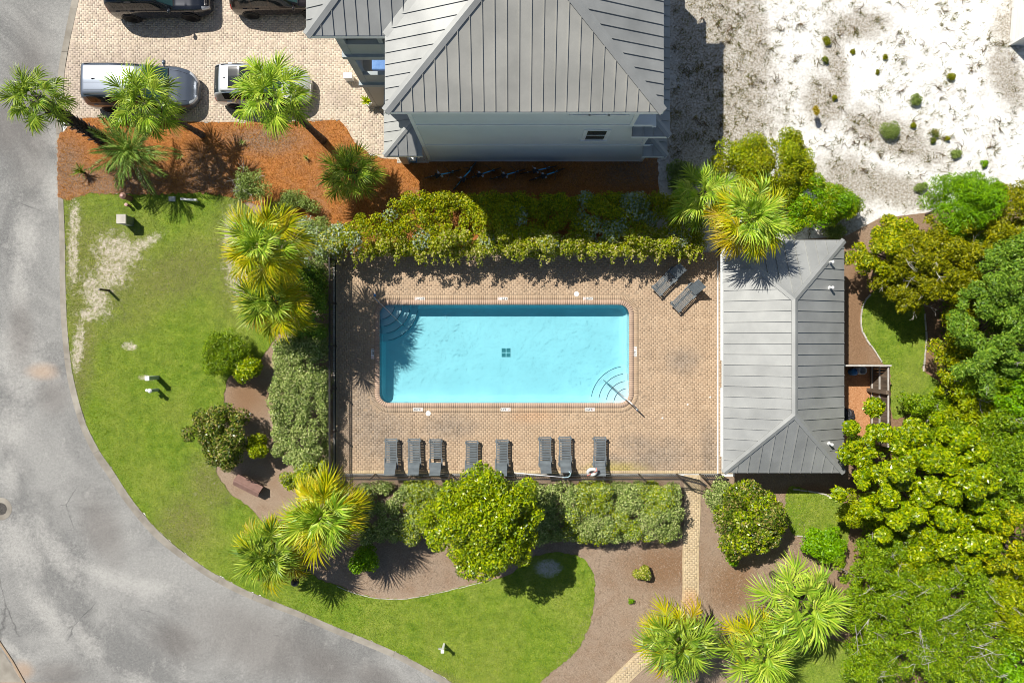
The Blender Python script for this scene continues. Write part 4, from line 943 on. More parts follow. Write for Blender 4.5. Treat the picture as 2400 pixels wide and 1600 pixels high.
# ------------------------------------------------------------------ cars
def interp(xs, tab):
    xs = np.asarray(xs); k = np.array([r[0] for r in tab]); out = np.zeros((len(xs), 4))
    for c in range(4): out[:, c] = np.interp(xs, k, [r[c + 1] for r in tab])
    for _ in range(3): out[1:-1] = (out[:-2] + 2 * out[1:-1] + out[2:]) / 4
    return out
def car(name, label, loc, rz, tab, paint, glass_x, roof_x, wheels, wr=.35, rails=False, sunroof=None, side=None, trim_low=.42, tint=None, fin=True):
    """body lofted from stations (x, half width, belt height, half width of top, height of top); windows are pieces of the same skin"""
    t = thing(name, label, 'car', (*loc, .046), rz); Lc = tab[-1][0]; Wc = max(r[1] for r in tab)
    tint = tint or M['glass_car']
    nx = 110; xs = np.linspace(0, Lc, nx + 1); st = interp(xs, tab)
    ctrl = [0, 1, 2, 3, 4, 5, 6, 7]; tt = np.linspace(0, 7, 43)
    ring = np.zeros((nx + 1, 43, 2))
    for i in range(nx + 1):
        w_, zb, wt, zt = st[i]; cab = max(0.0, min(1.0, (zt - zb) / .35))
        y = [w_ * .86, w_ * .975, w_, w_ * .985, w_ * .945, wt + .015 * cab, wt * .80, 0]
        z = [.21, .30, .60 * min(1, zb / .9), zb - .09, zb, zb + (zt - zb) * (.86 if cab > .2 else .7), zt - .018, zt]
        yy = np.interp(tt, ctrl, y); zz = np.interp(tt, ctrl, z)
        for _ in range(2):
            yy[1:-1] = (yy[:-2] + 2 * yy[1:-1] + yy[2:]) / 4; zz[1:-1] = (zz[:-2] + 2 * zz[1:-1] + zz[2:]) / 4
        ring[i, :, 0] = yy; ring[i, :, 1] = zz
    full = np.concatenate([ring, ring[:, -2::-1] * np.array([-1, 1])], 1)          # left side, roof, right side
    tf = np.concatenate([tt, -tt[-2::-1]]); m = full.shape[1]
    parts = {}
    def put(key, quad): parts.setdefault(key, []).append(quad)
    rw0, rw1, ws0, ws1 = glass_x
    for i in range(nx):
        x = (xs[i] + xs[i + 1]) / 2
        for j in range(m - 1):
            a = abs(tf[j] + (tf[j + 1] - tf[j]) / 2) if tf[j] * tf[j + 1] >= 0 else 7.0
            a = abs(tf[j]) if tf[j] * tf[j + 1] < 0 else (abs(tf[j]) + abs(tf[j + 1])) / 2
            left = j < (m - 1) / 2; key = 'body'
            if ws0 < x < ws1 and a > 5.05: key = 'windscreen'
            elif rw0 < x < rw1 and a > 5.25: key = 'rear_window'
            elif sunroof and sunroof[0] < x < sunroof[1] and a > 6.0: key = 'sunroof'
            elif 4.12 < a < 4.98:
                for n_, (s0, s1) in enumerate(side):
                    if s0 < x < s1: key = 'side_window%d%s' % (n_, 'l' if left else 'r')
            elif a < 1.2: key = 'sill_trim'
            if key == 'body' and x > Lc * .945 and 3.4 < a < 4.9 : key = 'headlamp' + ('l' if left else 'r')
            if key == 'body' and x < Lc * .035 and 2.6 < a < 4.6: key = 'tail_lamp' + ('l' if left else 'r')
            if key == 'body' and x > Lc * .955 and a < 3.0 and False: key = 'grille'
            put(key, (i, j))
    nm = {'w': ('windscreen', glass_x and (M['glass_teal'] if tint is None else tint)), }
    for key, quads in parts.items():
        vid = {}; vs = []; fs = []
        def gv(i, j):
            if (i, j) not in vid: vid[(i, j)] = len(vs); vs.append((xs[i] - Lc / 2, full[i, j, 0], full[i, j, 1]))
            return vid[(i, j)]
        for i, j in quads: fs.append((gv(i, j), gv(i, j + 1), gv(i + 1, j + 1), gv(i + 1, j)))
        if key == 'body':
            for i in (0, nx): fs.append(tuple(gv(i, j) for j in range(m)))
        base = key.rstrip('lr') if key[:4] in ('side', 'head', 'tail') else key
        base = ''.join(ch for ch in base if not ch.isdigit())
        mat = paint if base == 'body' else M['lamp_clear'] if base.startswith('head') else M['lamp_red'] if base.startswith('tail') else M['car_black_trim'] if base == 'sill_trim' else M['glass_teal'] if base == 'windscreen' else tint
        b = MB(); b.v = vs; b.f = fs; b.build({'side_window': 'side_window', 'headlamp': 'headlamp', 'tail_lamp': 'tail_lamp'}.get(base, base), mat, t, smooth=True, world=False)
    # window frames and panel lines as slim dark strips on the skin
    def strip(pts, wd=.012, mat=None, nme='panel_gap'): MB().tube(pts, wd / 2, 5).build(nme, mat or M['car_black_trim'], t, world=False)
    def skin(x, a, s):
        i = min(nx, max(0, int(round(x / Lc * nx)))); j = int(np.argmin(np.abs(tt - a))); return (x - Lc / 2, s * ring[i, j, 0] * 1.003, ring[i, j, 1] + .003)
    strip([skin(ws1 + .03, 7 - k * .3, 1) for k in range(8)][::-1] + [skin(ws1 + .03, 7 - k * .3, -1) for k in range(1, 8)], .05, nme='wiper_cowl')
    for s in (-1, 1):
        hx = np.linspace(ws1 + .1, Lc * .93, 8); strip([skin(x, 5.3, s) for x in hx], .014, nme='bonnet_gap')
        for n_, (s0, s1) in enumerate(side): strip([skin(s1 + .03, a, s) for a in (1.6, 2.2, 2.8, 3.4, 4.0)], .012, nme='door_gap')
        for s0, s1 in side[:2]:
            p = skin(s0 + .18, 3.35, s); MB().box(p[0] - .10, p[0] + .10, min(p[1], p[1] + s * .03), max(p[1], p[1] + s * .03), p[2] - .015, p[2] + .015).build('door_handle', paint, t, world=False)
        p = skin(ws1 - .18, 4.3, s)
        mir = MB(); mir.lathe([(.0, -.11), (.07, -.09), (.085, 0), (.06, .09), (0, .11)], 12, (p[0] + .02, p[1] + s * .17, p[2] + .06), 'y'); mir.beam((p[0], p[1] - s * .02, p[2]), (p[0] + .02, p[1] + s * .12, p[2] + .04), .06, .04); mir.build('wing_mirror', paint, t, smooth=True, world=False)
        if rails:
            x0_, x1_ = roof_x; MB().tube([(x - Lc / 2, s * (skin(x, 5.5, 1)[1]), skin(x, 5.6, 1)[2] + (.05 if 0 < k < 7 else .0)) for k, x in enumerate(np.linspace(x0_, x1_, 8))], .018, 6).build('roof_rail', M['car_black_trim'] if rails == 'b' else M['rim'], t, world=False, smooth=True)
        for wxx in wheels:
            yo = s * (Wc + .004); MB().lathe([(wr + .05, -.02 * s), (wr + .05, .004 * s)], 24, (wxx - Lc / 2, yo, wr), 'y').build('wheel_arch', M['car_black_trim'], t, world=False)
            ty = MB(); ty.lathe([(wr * .62, -.11), (wr * .92, -.12), (wr, -.08), (wr, .08), (wr * .92, .12), (wr * .62, .11), (wr * .62, -.11)], 28, (0, 0, 0), 'y'); wo = ty.build('wheel', M['rubber'], t, smooth=False, world=False); wo.location = (wxx - Lc / 2, s * (Wc - .075), wr)
            rm = MB(); rm.lathe([(wr * .62, .085), (wr * .56, .10), (wr * .54, .08), (wr * .2, .06), (wr * .2, .085), (0, .09)], 24, (0, 0, 0), 'y')
            for k in range(5): a_ = 2 * math.pi * k / 5; rm.beam((wr * .1 * math.cos(a_), .09, wr * .1 * math.sin(a_)), (wr * .58 * math.cos(a_), .095, wr * .58 * math.sin(a_)), .05, .03, (0, 1, 0))
            ro = rm.build('rim', M['rim'], wo, world=False)
            if s < 0: ro.rotation_euler = (0, 0, math.pi)
    for xx, nme in ((Lc / 2 - .02, 'front_plate'), (-Lc / 2 + .015, 'rear_plate')): MB().box(xx - .02, xx + .02, -.16, .16, .42, .52).build(nme, M['white'], t, world=False)
    if name == 'minivan':
        for yy in (-.5, -.17, .17, .5):
            strip([(x - Lc / 2, yy, float(np.interp(x, xs, [np.interp(abs(yy), ring[i, ::-1, 0], ring[i, ::-1, 1]) for i in range(nx + 1)])) + .002) for x in np.linspace(.42, 2.6, 8)], .014, nme='roof_rib')
    if fin:
        i = int(.10 * nx + (.4 / Lc) * nx); zt = ring[i, -1, 1]; x = xs[i] - Lc / 2
        b = MB(); b.add([(x - .09, -.03, zt), (x - .09, .03, zt), (x + .12, 0, zt), (x - .08, 0, zt + .075)], [(0, 2, 3), (2, 1, 3), (1, 0, 3)]); b.build('antenna_fin', M['car_black_trim'], t, world=False)
    return t
VAN = [(0, .74, .62, .60, .66), (.05, .92, .95, .74, 1.02), (.13, .96, 1.04, .76, 1.52), (.28, .98, 1.06, .77, 1.68), (1.6, 1.0, 1.05, .78, 1.74), (2.7, 1.0, 1.02, .76, 1.72), (3.15, 1.0, 1.0, .74, 1.64), (3.95, .99, .97, .78, 1.08), (4.45, .955, .90, .77, .97), (4.8, .88, .80, .68, .86), (5.0, .76, .70, .56, .74), (5.12, .60, .62, .42, .64), (5.18, .40, .54, .3, .55)]
SUV = [(0, .74, .66, .6, .70), (.05, .90, 1.0, .74, 1.08), (.14, .94, 1.10, .75, 1.50), (.35, .95, 1.12, .74, 1.72), (1.6, .955, 1.11, .74, 1.78), (2.35, .955, 1.10, .72, 1.74), (2.65, .955, 1.09, .71, 1.66), (3.25, .95, 1.07, .76, 1.16), (4.1, .93, 1.02, .74, 1.08), (4.5, .86, .92, .68, .98), (4.68, .74, .74, .6, .78), (4.75, .62, .62, .5, .64)]
CUV = [(0, .70, .64, .55, .68), (.06, .86, .92, .66, 1.0), (.20, .90, 1.0, .66, 1.36), (.55, .92, 1.02, .67, 1.58), (1.5, .925, 1.0, .68, 1.66), (2.1, .925, .98, .66, 1.62), (2.5, .92, .97, .65, 1.52), (3.2, .91, .95, .70, 1.04), (3.75, .88, .89, .68, .95), (4.1, .80, .78, .58, .83), (4.32, .66, .66, .46, .70), (4.44, .50, .56, .34, .58), (4.48, .36, .5, .25, .51)]
BRN = [(x * 1.045, *r) for x, *r in CUV]
car('minivan', 'steel grey minivan parked under the leaning palm', (-17.67, 12.12), R(-1), VAN, m_carpaint('grey_paint', (.16, .185, .23)), (.13, .30, 3.2, 3.98), (.4, 3.0), (.95, 4.05), .345, 'b', None, [(.45, 1.25), (1.33, 2.35), (2.43, 3.55)])
car('suv', 'black boxy suv parked on the driveway nearer the road', (-16.85, 16.52), R(1), SUV, m_carpaint('black_paint', (.022, .026, .036), .35, .22), (.14, .34, 2.66, 3.24), (.4, 2.4), (.88, 3.72), .385, 'r', None, [(.42, 1.0), (1.1, 1.9), (2.0, 2.95)], fin=False)
car('crossover', 'white crossover with a dark glass roof under a palm crown', (-11.9, 12.22), R(-1), CUV, m_carpaint('silver_paint', (.66, .68, .70), .4, .28), (.18, .5, 2.52, 3.18), (.6, 2.3), (.82, 3.55), .34, 'b', (.95, 2.3), [(.6, 1.05), (1.13, 1.9), (1.98, 2.95)])
car('crossover', 'dark brown crossover half hidden under the house eaves', (-11.12, 16.66), R(1), BRN, m_carpaint('brown_paint_car', (.035, .026, .024), .4, .22), (.19, .5, 2.6, 3.3), (.6, 2.3), (.85, 3.72), .345, 'r', None, [(.62, 1.1), (1.18, 1.95), (2.03, 3.05)])

# ------------------------------------------------------------------ bicycles
def make_bike():
    t = thing('bicycle', '-', 'bicycle'); R_ = .33; b0, f0 = (0, 0, R_), (1.08, 0, R_)
    for c in (b0, f0):
        w_ = MB(); w_.lathe([(R_ + .022 * math.cos(a), .022 * math.sin(a)) for a in [2 * math.pi * k / 8 for k in range(9)]], 30, c, 'y'); wo = w_.build('wheel', M['rubber'], t, smooth=True, world=False)
        h_ = MB()
        for k in range(10): a = 2 * math.pi * k / 10; h_.tube([c, (c[0] + R_ * math.cos(a), .01 * (-1) ** k, c[2] + R_ * math.sin(a))], .003, 4)
        h_.lathe([(.03, -.04), (.03, .04)], 10, c, 'y'); h_.build('spokes', M['rim'], wo, world=False)
    hd, st, bb = (.86, 0, .80), (.36, 0, .62), (.42, 0, .30)
    fr = MB(); fr.tube([bb, (.60, 0, .42), (.78, 0, .62), hd], .030, 8).tube([st, (.55, 0, .60), (.72, 0, .68), (.85, 0, .82)], .028, 8).tube([bb, st], .018, 8).tube([bb, b0], .013, 6).tube([st, b0], .012, 6); fr.build('frame', M['bike_blue'], t, smooth=True, world=False)
    fk_ = MB(); fk_.tube([(.85, 0, .86), (.95, 0, .60), (1.02, .035, .45), (1.08, .045, R_)], .016, 8).tube([(.95, 0, .60), (1.02, -.035, .45), (1.08, -.045, R_)], .016, 8); fk_.build('fork', M['bike_blue'], t, smooth=True, world=False)
    MB().tube([(.70, -.34, 1.06), (.78, -.28, 1.08), (.87, -.10, 1.05), (.85, 0, .98), (.87, .10, 1.05), (.78, .28, 1.08), (.70, .34, 1.06)], .013, 8).tube([(.85, 0, .84), (.85, 0, .99)], .014, 8).build('handlebar', M['black_metal'], t, smooth=True, world=False)
    s_ = MB(); s_.tube([(.34, 0, .6), (.32, 0, .84)], .014, 8); s_.prism([(.20, -.11), (.24, -.12), (.40, -.05), (.48, -.02), (.48, .02), (.40, .05), (.24, .12), (.20, .11)], .84, .90); s_.build('saddle', M['rubber'], t, world=False)
    c_ = MB(); c_.lathe([(.09, -.006), (.09, .006)], 16, (.42, -.06, .30), 'y').beam((.42, -.07, .30), (.48, -.09, .16), .02, .02).box(.44, .53, -.16, -.06, .14, .165).beam((.42, .07, .30), (.36, .09, .44), .02, .02).box(.31, .40, .06, .16, .43, .455); c_.build('crank', M['rim'], t, world=False)
    for c in (b0, f0):
        g_ = MB(); pts = [(c[0] + (R_ + .045) * math.cos(R(a)), 0, c[2] + (R_ + .045) * math.sin(R(a))) for a in range(20, 200, 20)]; g_.tube(pts, .018, 6); g_.build('mudguard', M['black_metal'], t, smooth=True, world=False)
    MB().tube([(.36, .05, .28), (.30, .24, .0)], .010, 6).build('kickstand', M['rim'], t, world=False)
    return t
bk = make_bike()
BL = [((1013, 413), (1070, 400), 'blue cruiser bicycle at the end of the row by the porch column'), ((1070, 434), (1104, 392), 'blue cruiser bicycle turned out across the others'), ((1108, 415), (1163, 397), 'blue cruiser bicycle just behind the one turned out across the row'),
      ((1164, 416), (1220, 400), 'blue cruiser bicycle standing alone in the middle of the row'), ((1236, 404), (1292, 392), 'blue cruiser bicycle of the close pair, against the wall'), ((1255, 418), (1310, 399), 'blue cruiser bicycle of the close pair, away from the wall')]
for i, (a, c, lab) in enumerate(BL):
    o = bk if i == 0 else copy_tree(bk); a_, c_ = P(*a), P(*c); o.location = (a_.x, a_.y, .02); o['label'] = lab; o['group'] = 'bicycles by the house wall'
    o.rotation_euler = (R(random.choice((10, 14, 17))), 0, math.atan2(c_.y - a_.y, c_.x - a_.x))

# ------------------------------------------------------------------ small things in the lawns
def post_thing(name, label, cat, px_, py_, parts):
    p = P(px_, py_); t = thing(name, label, cat, (p.x, p.y, .02)); parts(t); return t
def p_wood(t): MB().box(-.045, .045, -.045, .045, 0, .82).build('post', M['wood_grey'], t, world=False, bevel=.008); MB().lathe([(.05, .82), (.03, .86), (0, .87)], 4, (0, 0, 0)).build('cap', M['wood_pale'], t, world=False)
post_thing('wooden_post', 'thin brown wooden post standing in the sandy patch of lawn', 'post', 257, 681, p_wood)
def p_util(h, w_, rnd_):
    def f(t):
        if rnd_: MB().lathe([(.075, 0), (.075, h), (.10, h + .01), (.10, h + .05), (.04, h + .09), (0, h + .09)], 16).build('body', M['greenpost'], t, world=False); MB().lathe([(.105, h + .052), (.06, h + .095), (0, h + .11)], 16).build('cap', M['white'], t, world=False); MB().lathe([(.07, h - .16), (.07, h - .05), (.03, h - .02), (0, h - .02)], 12, (-.2, .02, 0)).build('meter', M['white'], t, world=False); MB().beam((-.2, .02, h - .1), (0, 0, h - .1), .03, .03).build('arm', M['greenpost'], t, world=False)
        else: MB().box(-w_, w_, -w_, w_, 0, h).build('body', M['greenpost'], t, world=False, bevel=.01); MB().box(-w_ - .02, w_ + .02, -w_ - .02, w_ + .02, h, h + .06).build('cap', M['white'], t, world=False, bevel=.02)
    return f
post_thing('utility_pedestal', 'square pale green utility pedestal with a white cap on the lawn', 'utility box', 370, 884, p_util(.92, .09, False))
post_thing('utility_pedestal', 'round pale green utility pedestal with a side meter on the lawn', 'utility box', 371, 913, p_util(.72, .08, True))
def p_mail(t):
    MB().box(-.05, .05, -.05, .05, 0, .78).build('post', M['white'], t, world=False, bevel=.006); MB().box(-.08, .08, -.08, .08, .78, .84).build('cap', M['white'], t, world=False, bevel=.02); MB().box(-.22, -.06, -.03, .03, .45, .55).build('sign', M['grey_box'], t, world=False)
post_thing('white_post', 'short white square post standing alone on the lawn', 'post', 1041, 1508, p_mail)
p = P(306, 520); b = MB(); tb = thing('utility_cabinet', 'grey metal cabinet standing on the lawn near the pine straw', 'cabinet', (p.x, p.y, .02))
MB().box(-.20, .20, -.20, .20, 0, .70).build('body', mk('green_grey_paint', (.12, .15, .12), (.16, .19, .15), 5, rough=.5), tb, world=False, bevel=.015); MB().box(-.225, .225, -.225, .225, .70, .80).build('lid', M['concrete_old'], tb, world=False, bevel=.015)
for i in range(2): MB().box(-.15 + i * .16, -.01 + i * .16, -.216, -.202, .1, .6).build('door', M['grey_box'], tb, world=False)
def p_brown(t): MB().lathe([(.13, 0), (.13, .62), (.16, .64), (.16, .70), (.05, .78), (0, .78)], 16).build('body', M['terracotta'], t, world=False); MB().lathe([(.13, .705), (.05, .785), (0, .79)], 16).build('cap', M['pinkcap'], t, world=False)
post_thing('bollard', 'squat brown bollard at the edge of the pine straw', 'bollard', 307, 466, p_brown)
def p_pink(t): MB().lathe([(.06, 0), (.06, .28), (.085, .30), (.085, .34), (0, .37)], 14).build('body', M['terracotta'], t, world=False); MB().lathe([(.08, .345), (0, .38)], 14).build('cap', M['pinkcap'], t, world=False)
post_thing('hydrant_marker', 'small pink-capped marker stub on the lawn below the bollard', 'marker', 305, 483, p_pink)
p0, p1 = P(421, 465, .25), P(458, 468, .55); t = thing('white_pipe', 'white pipe leaning at the lawn edge beside a grey slab', 'pipe', (p0.x, p0.y, .02)); MB().tube([(p0.x, p0.y, .12), (p1.x, p1.y, .42)], .06, 12).build('pipe', M['white'], t, smooth=True); MB().tube([(p0.x + .32, p0.y, .02), (p0.x + .32, p0.y - .01, .2)], .02, 8).build('stake', M['greenpost'], t)
MB().tube([(p1.x - .1, p1.y, .02), (p1.x - .1, p1.y, .36)], .02, 8).build('stake', M['greenpost'], t)
p = P(405, 467); b = MB(); b.box(p.x - .16, p.x + .16, p.y - .12, p.y + .12, .02, .10); o = tag(b.build('concrete_slab', M['grey_box'], bevel=.01), 'small grey slab lying beside the white pipe', 'slab')
# brown gabled box half under the dark shrub
p = P(588, 1134); gb = thing('gabled_box', 'low brown wooden box with a gabled lid beside the dark shrub', 'box', (p.x, p.y, .01), R(-27))
gb.scale = (.85, .8, .85)
MB().box(-.72, .72, -.26, .26, 0, .42).build('body', M['brown_paint'], gb, world=False)
b = MB(); b.add([(-.80, -.36, .42), (.80, -.36, .42), (.80, .36, .42), (-.80, .36, .42), (-.80, 0, .66), (.80, 0, .66), (-.80, 0, .62), (.80, 0, .62)], [(0, 1, 5, 4), (2, 3, 4, 5), (1, 0, 6, 7), (3, 2, 7, 6), (0, 4, 6), (3, 6, 4), (1, 7, 5), (2, 5, 7)]); b.build('lid', M['brown_paint'], gb, world=False)
MB().box(-.80, .80, -.04, .04, .655, .69).build('ridge_board', M['brown_paint'], gb, world=False)
# street lamp hidden among the fans
p = P(722, 1330); lp = thing('garden_lamp', 'black globe lamp post standing among the fan palms by the lawn', 'lamp', (p.x, p.y, .01)); MB().lathe([(.09, 0), (.07, .1), (.04, .16), (.035, 1.75), (.06, 1.8)], 12).build('pole', M['black_metal'], lp, world=False); MB().lathe([(.05, 1.8), (.14, 1.86), (.19, 2.0), (.14, 2.14), (.04, 2.2), (0, 2.2)], 18).build('globe', M['black_metal'], lp, smooth=True, world=False)
# manhole
p = P(2, 1192); mh = thing('manhole', 'round manhole with a pale concrete collar in the asphalt', 'manhole', (p.x, p.y, 0))
MB().lathe([(.55, .009), (.54, .018), (.31, .018), (.30, .010)], 40, (p.x, p.y, 0)).build('collar', M['concrete'], mh)
c = MB().lathe([(.295, .010), (.295, .016), (0, .016)], 36, (p.x, p.y, 0)).build('cover', mk('cast_iron', (.06, .055, .05), (.12, .11, .10), 20, rough=.7, metal=.4), mh)
for k in range(-3, 4): MB().box(p.x - .24, p.x + .24, p.y + k * .07 - .012, p.y + k * .07 + .012, .016, .024).build('rib', MATS['cast_iron'], c)
# porch planter and boxes
p = P(866, 246); pt_ = thing('potted_plant', 'leafy potted plant by the sided wall of the open porch', 'potted plant', (p.x, p.y, .046)); MB().lathe([(.12, 0), (.17, .28), (.15, .28), (.10, .2), (0, .2)], 18).build('pot', M['white'], pt_, world=False)
p = P(973, 374); cl = thing('cooler', 'blue and white cooler beside the porch column', 'cooler', (p.x, p.y, .06)); MB().box(-.16, .10, -.18, .18, 0, .34).build('body', M['blue_plastic'], cl, world=False, bevel=.03); MB().box(-.17, .11, -.19, .19, .345, .40).build('lid', M['white'], cl, world=False, bevel=.02)
p = P(818, 187); b = MB(); b.box(p.x - .12, p.x + .25, p.y - .12, p.y + .12, .046, .5); b.box(p.x - .14, p.x + .27, p.y - .14, p.y + .14, .5, .54); tag(b.build('meter_box', M['white'], bevel=.01), 'white box standing against the wing wall on the driveway', 'box')

# ------------------------------------------------------------------ leaves
def unit(v): return v / np.maximum(np.linalg.norm(v, axis=-1, keepdims=True), 1e-9)
def leaf_arrays(c, nrm, ln, wd, rng, fold=.18, axis=None):
    """diamond leaves at c facing nrm"""
    n = len(c); a = axis if axis is not None else rng.normal(size=(n, 3)); a = unit(a - nrm * (a * nrm).sum(1, keepdims=True)); b = np.cross(nrm, a)
    ln = ln * rng.uniform(.65, 1.3, (n, 1)); wd = wd * rng.uniform(.7, 1.25, (n, 1)); v = np.zeros((n, 4, 3))
    v[:, 0] = c - a * ln / 2; v[:, 2] = c + a * ln / 2 - nrm * ln * fold * rng.uniform(0, 1, (n, 1)); v[:, 1] = c + b * wd / 2 - a * ln * .05 + nrm * wd * .15; v[:, 3] = c - b * wd / 2 - a * ln * .05 + nrm * wd * .15
    return v
def leaf_mesh(name, vlist):
    v = np.concatenate(vlist); n = len(v); return np_mesh(name, v.reshape(-1, 3), np.arange(n * 4).reshape(n, 4))
def clump_leaves(cc, rr, n, ln, wd, rng, up=.55, jit=.55, flat=.8, low=-.35, inner=.12, fold=.18):
    """n leaves over the clumps (centres cc, radii rr)"""
    p = rr ** 2 / (rr ** 2).sum(); k = rng.choice(len(cc), n, p=p); d = unit(rng.normal(size=(n, 3)))
    d[:, 2] = np.where(d[:, 2] < low, -d[:, 2], d[:, 2]); rad = rng.uniform(.72, 1.08, n); inn = rng.random(n) < inner; rad[inn] = rng.uniform(.15, .7, inn.sum())
    pos_ = cc[k] + d * (rr[k] * rad)[:, None] * np.array([1, 1, flat]); nrm = unit(d * .75 + np.array([0, 0, up]) + rng.normal(size=(n, 3)) * jit)
    pos_[:, 2] = np.maximum(pos_[:, 2], .04); return leaf_arrays(pos_, nrm, ln, wd, rng, fold)
def crown_clumps(c, rx, ry, rz, k, rmin, rmax, rng, low=-.3, uneven=.22):
    d = unit(rng.normal(size=(k, 3))); d[:, 2] = np.where(d[:, 2] < low, -d[:, 2], d[:, 2])
    lob = 1 + uneven * np.sin(3 * np.arctan2(d[:, 1], d[:, 0]) + rng.uniform(0, 6)) * .6 + uneven * rng.normal(size=k) * .6
    s = rng.uniform(.45, 1.0, k) ** .6 * lob; r = rng.uniform(rmin, rmax, k)
    cc = np.array(c) + d * s[:, None] * np.array([max(rx - rmax * .8, .1), max(ry - rmax * .8, .1), max(rz - rmax * .6, .1)]); cc[:, 2] = np.maximum(cc[:, 2], r * .5); return cc, r
def limbs(base, cc, rng, n=7, r0=.09, crownz=None):
    b = MB(); base = Vector(base); top = Vector((float(cc[:, 0].mean()), float(cc[:, 1].mean()), float(cc[:, 2].mean()))); fork = base.lerp(top, .45)
    b.tube([base, base.lerp(fork, .5) + Vector((rng.normal(0, .05), rng.normal(0, .05), 0)), fork], [r0, r0 * .85, r0 * .7], 8)
    for i in rng.choice(len(cc), min(n, len(cc)), replace=False):
        e = Vector(cc[i]); m = fork.lerp(e, .5) + Vector((rng.normal(0, .12), rng.normal(0, .12), .1)); b.tube([fork, m, e], [r0 * .6, r0 * .35, r0 * .12], 6)
    return b
def plant(name, label, cat, px_, py_, zc, rx, ry, rz, leaf, nl, ln=.13, wd=.07, k=40, rmin=.25, rmax=.5, seed=1, mix=None, group=None, limb=True, up=.45, jit=.75, r0=.07, base=None, inner=.12, part='crown', low=-.35, extra=None, uneven=.22):
    """crown centre at photo pixel px_, py_ when at height zc; radii in metres"""
    rng = np.random.default_rng(seed); c = P(px_, py_, zc); bs = base if base is not None else Vector((c.x, c.y, 0)); t = thing(name, label, cat, (bs.x, bs.y, 0), 0, group)
    cc, rr = crown_clumps((c.x - bs.x, c.y - bs.y, zc), rx, ry, rz, k, rmin, rmax, rng, uneven=uneven)
    link(part, leaf_mesh(part, [clump_leaves(cc, rr, nl, ln, wd, rng, up, jit, inner=inner, low=low)]), L[leaf], t)
    if mix:
        lf2, frac, l2, w2, nm = mix; kk = rng.random(len(cc)) < .5; kk[0] = True
        link(nm, leaf_mesh(nm, [clump_leaves(cc[kk], rr[kk] * 1.05, int(nl * frac), l2, w2, rng, up, jit, inner=0)]), L[lf2], t)
    if limb: limbs((0, 0, 0), cc, rng, 8, r0).build('trunk', M['stem'], t, world=False)
    if extra: extra(t, cc, rr, rng)
    return t
def twigs(n, ln, r=.012, up=.4, name='bare_branches', mat='branch', frac=None, sel=None):
    """bare forked branches standing out of the crown"""
    def f(t, cc, rr, rng):
        b = MB(); idx = np.arange(len(cc)) if sel is None else np.array([i for i in range(len(cc)) if sel(cc[i])])
        if len(idx) == 0: idx = np.arange(len(cc))
        for q in range(n):
            i = idx[rng.integers(len(idx))]; a = Vector(cc[i]) + Vector((0, 0, rr[i] * .4)); d = Vector((rng.normal(), rng.normal(), abs(rng.normal()) * up + .15)).normalized(); l = ln * rng.uniform(.5, 1.2)
            p1 = a + d * l * .5 + Vector((rng.normal(0, .05), rng.normal(0, .05), 0)); p2 = a + d * l + Vector((rng.normal(0, .1), rng.normal(0, .1), 0)); b.tube([a, p1, p2], [r * 1.6, r * 1.1, r * .5], 5)
            for _ in range(4):
                s = a.lerp(p2, rng.uniform(.3, .9)); e = s + (d + Vector((rng.normal(0, .8), rng.normal(0, .8), rng.normal(0, .3)))).normalized() * l * rng.uniform(.25, .5); b.tube([s, s.lerp(e, .5) + Vector((rng.normal(0, .03), rng.normal(0, .03), 0)), e], [r * .9, r * .6, r * .3], 4)
        b.build(name, M[mat], t, world=False)['kind'] = 'stuff'
    return f

# ------------------------------------------------------------------ palms
def fan_mesh(seed, pet=.95, seg=.86, nseg=30, span=122):
    r = random.Random(seed); v = []; f = []
    pw = .022
    pz = lambda s: .10 * math.sin(math.pi * s * .6)
    K = 5
    for k in range(K + 1):
        s = k / K; v += [(pet * s, -pw, pz(s)), (pet * s, pw, pz(s))]
        if k: o = 2 * k; f.append((o - 2, o - 1, o + 1, o))
    h = (pet, 0, pz(1)); drp = r.uniform(.1, .3)
    for i in range(nseg):
        th = R(-span + 2 * span * (i + .5 + r.uniform(-.3, .3)) / nseg); fw = max(0, math.cos(th))
        ox = h[0] + .34 * fw ** 1.5 * (.8); oz = h[2] - .03 * fw
        ln = seg * (.72 + .30 * math.cos(th * .5) ** 2) * r.uniform(.85, 1.1); dx, dy = math.cos(th), math.sin(th); nx, ny = -dy, dx
        w0, w1 = .012, .025 * r.uniform(.8, 1.2); zig = .03 * (1 if i % 2 else -1); bend = r.gauss(0, .05); dd = drp + r.uniform(0, .22)
        o = len(v)
        v += [(ox + nx * w0, ny * w0, oz), (ox - nx * w0, -ny * w0, oz), (ox + dx * ln * .5 + nx * w1, dy * ln * .5 + ny * w1, oz + .05 + zig), (ox + dx * ln * .5 - nx * w1, dy * ln * .5 - ny * w1, oz + .05 - zig),
              (ox + dx * ln * .8 + nx * (w1 * .55 + bend * .5), dy * ln * .8 + ny * (w1 * .55 + bend * .5), oz - dd * .35), (ox + dx * ln * .8 - nx * (w1 * .55 - bend * .5), dy * ln * .8 - ny * (w1 * .55 - bend * .5), oz - dd * .35), (ox + dx * ln + nx * bend, dy * ln + ny * bend, oz - dd)]
        f += [(o, o + 1, o + 3, o + 2), (o + 2, o + 3, o + 5, o + 4), (o + 4, o + 5, o + 6)]
    me = bpy.data.meshes.new('frond'); me.from_pydata(v, [], f); me.materials.append(L['palm']); return me
FANS = [fan_mesh(s) for s in range(7)]; SHAGGY = [fan_mesh(30 + s, .85, .95, 36, 132) for s in range(4)]
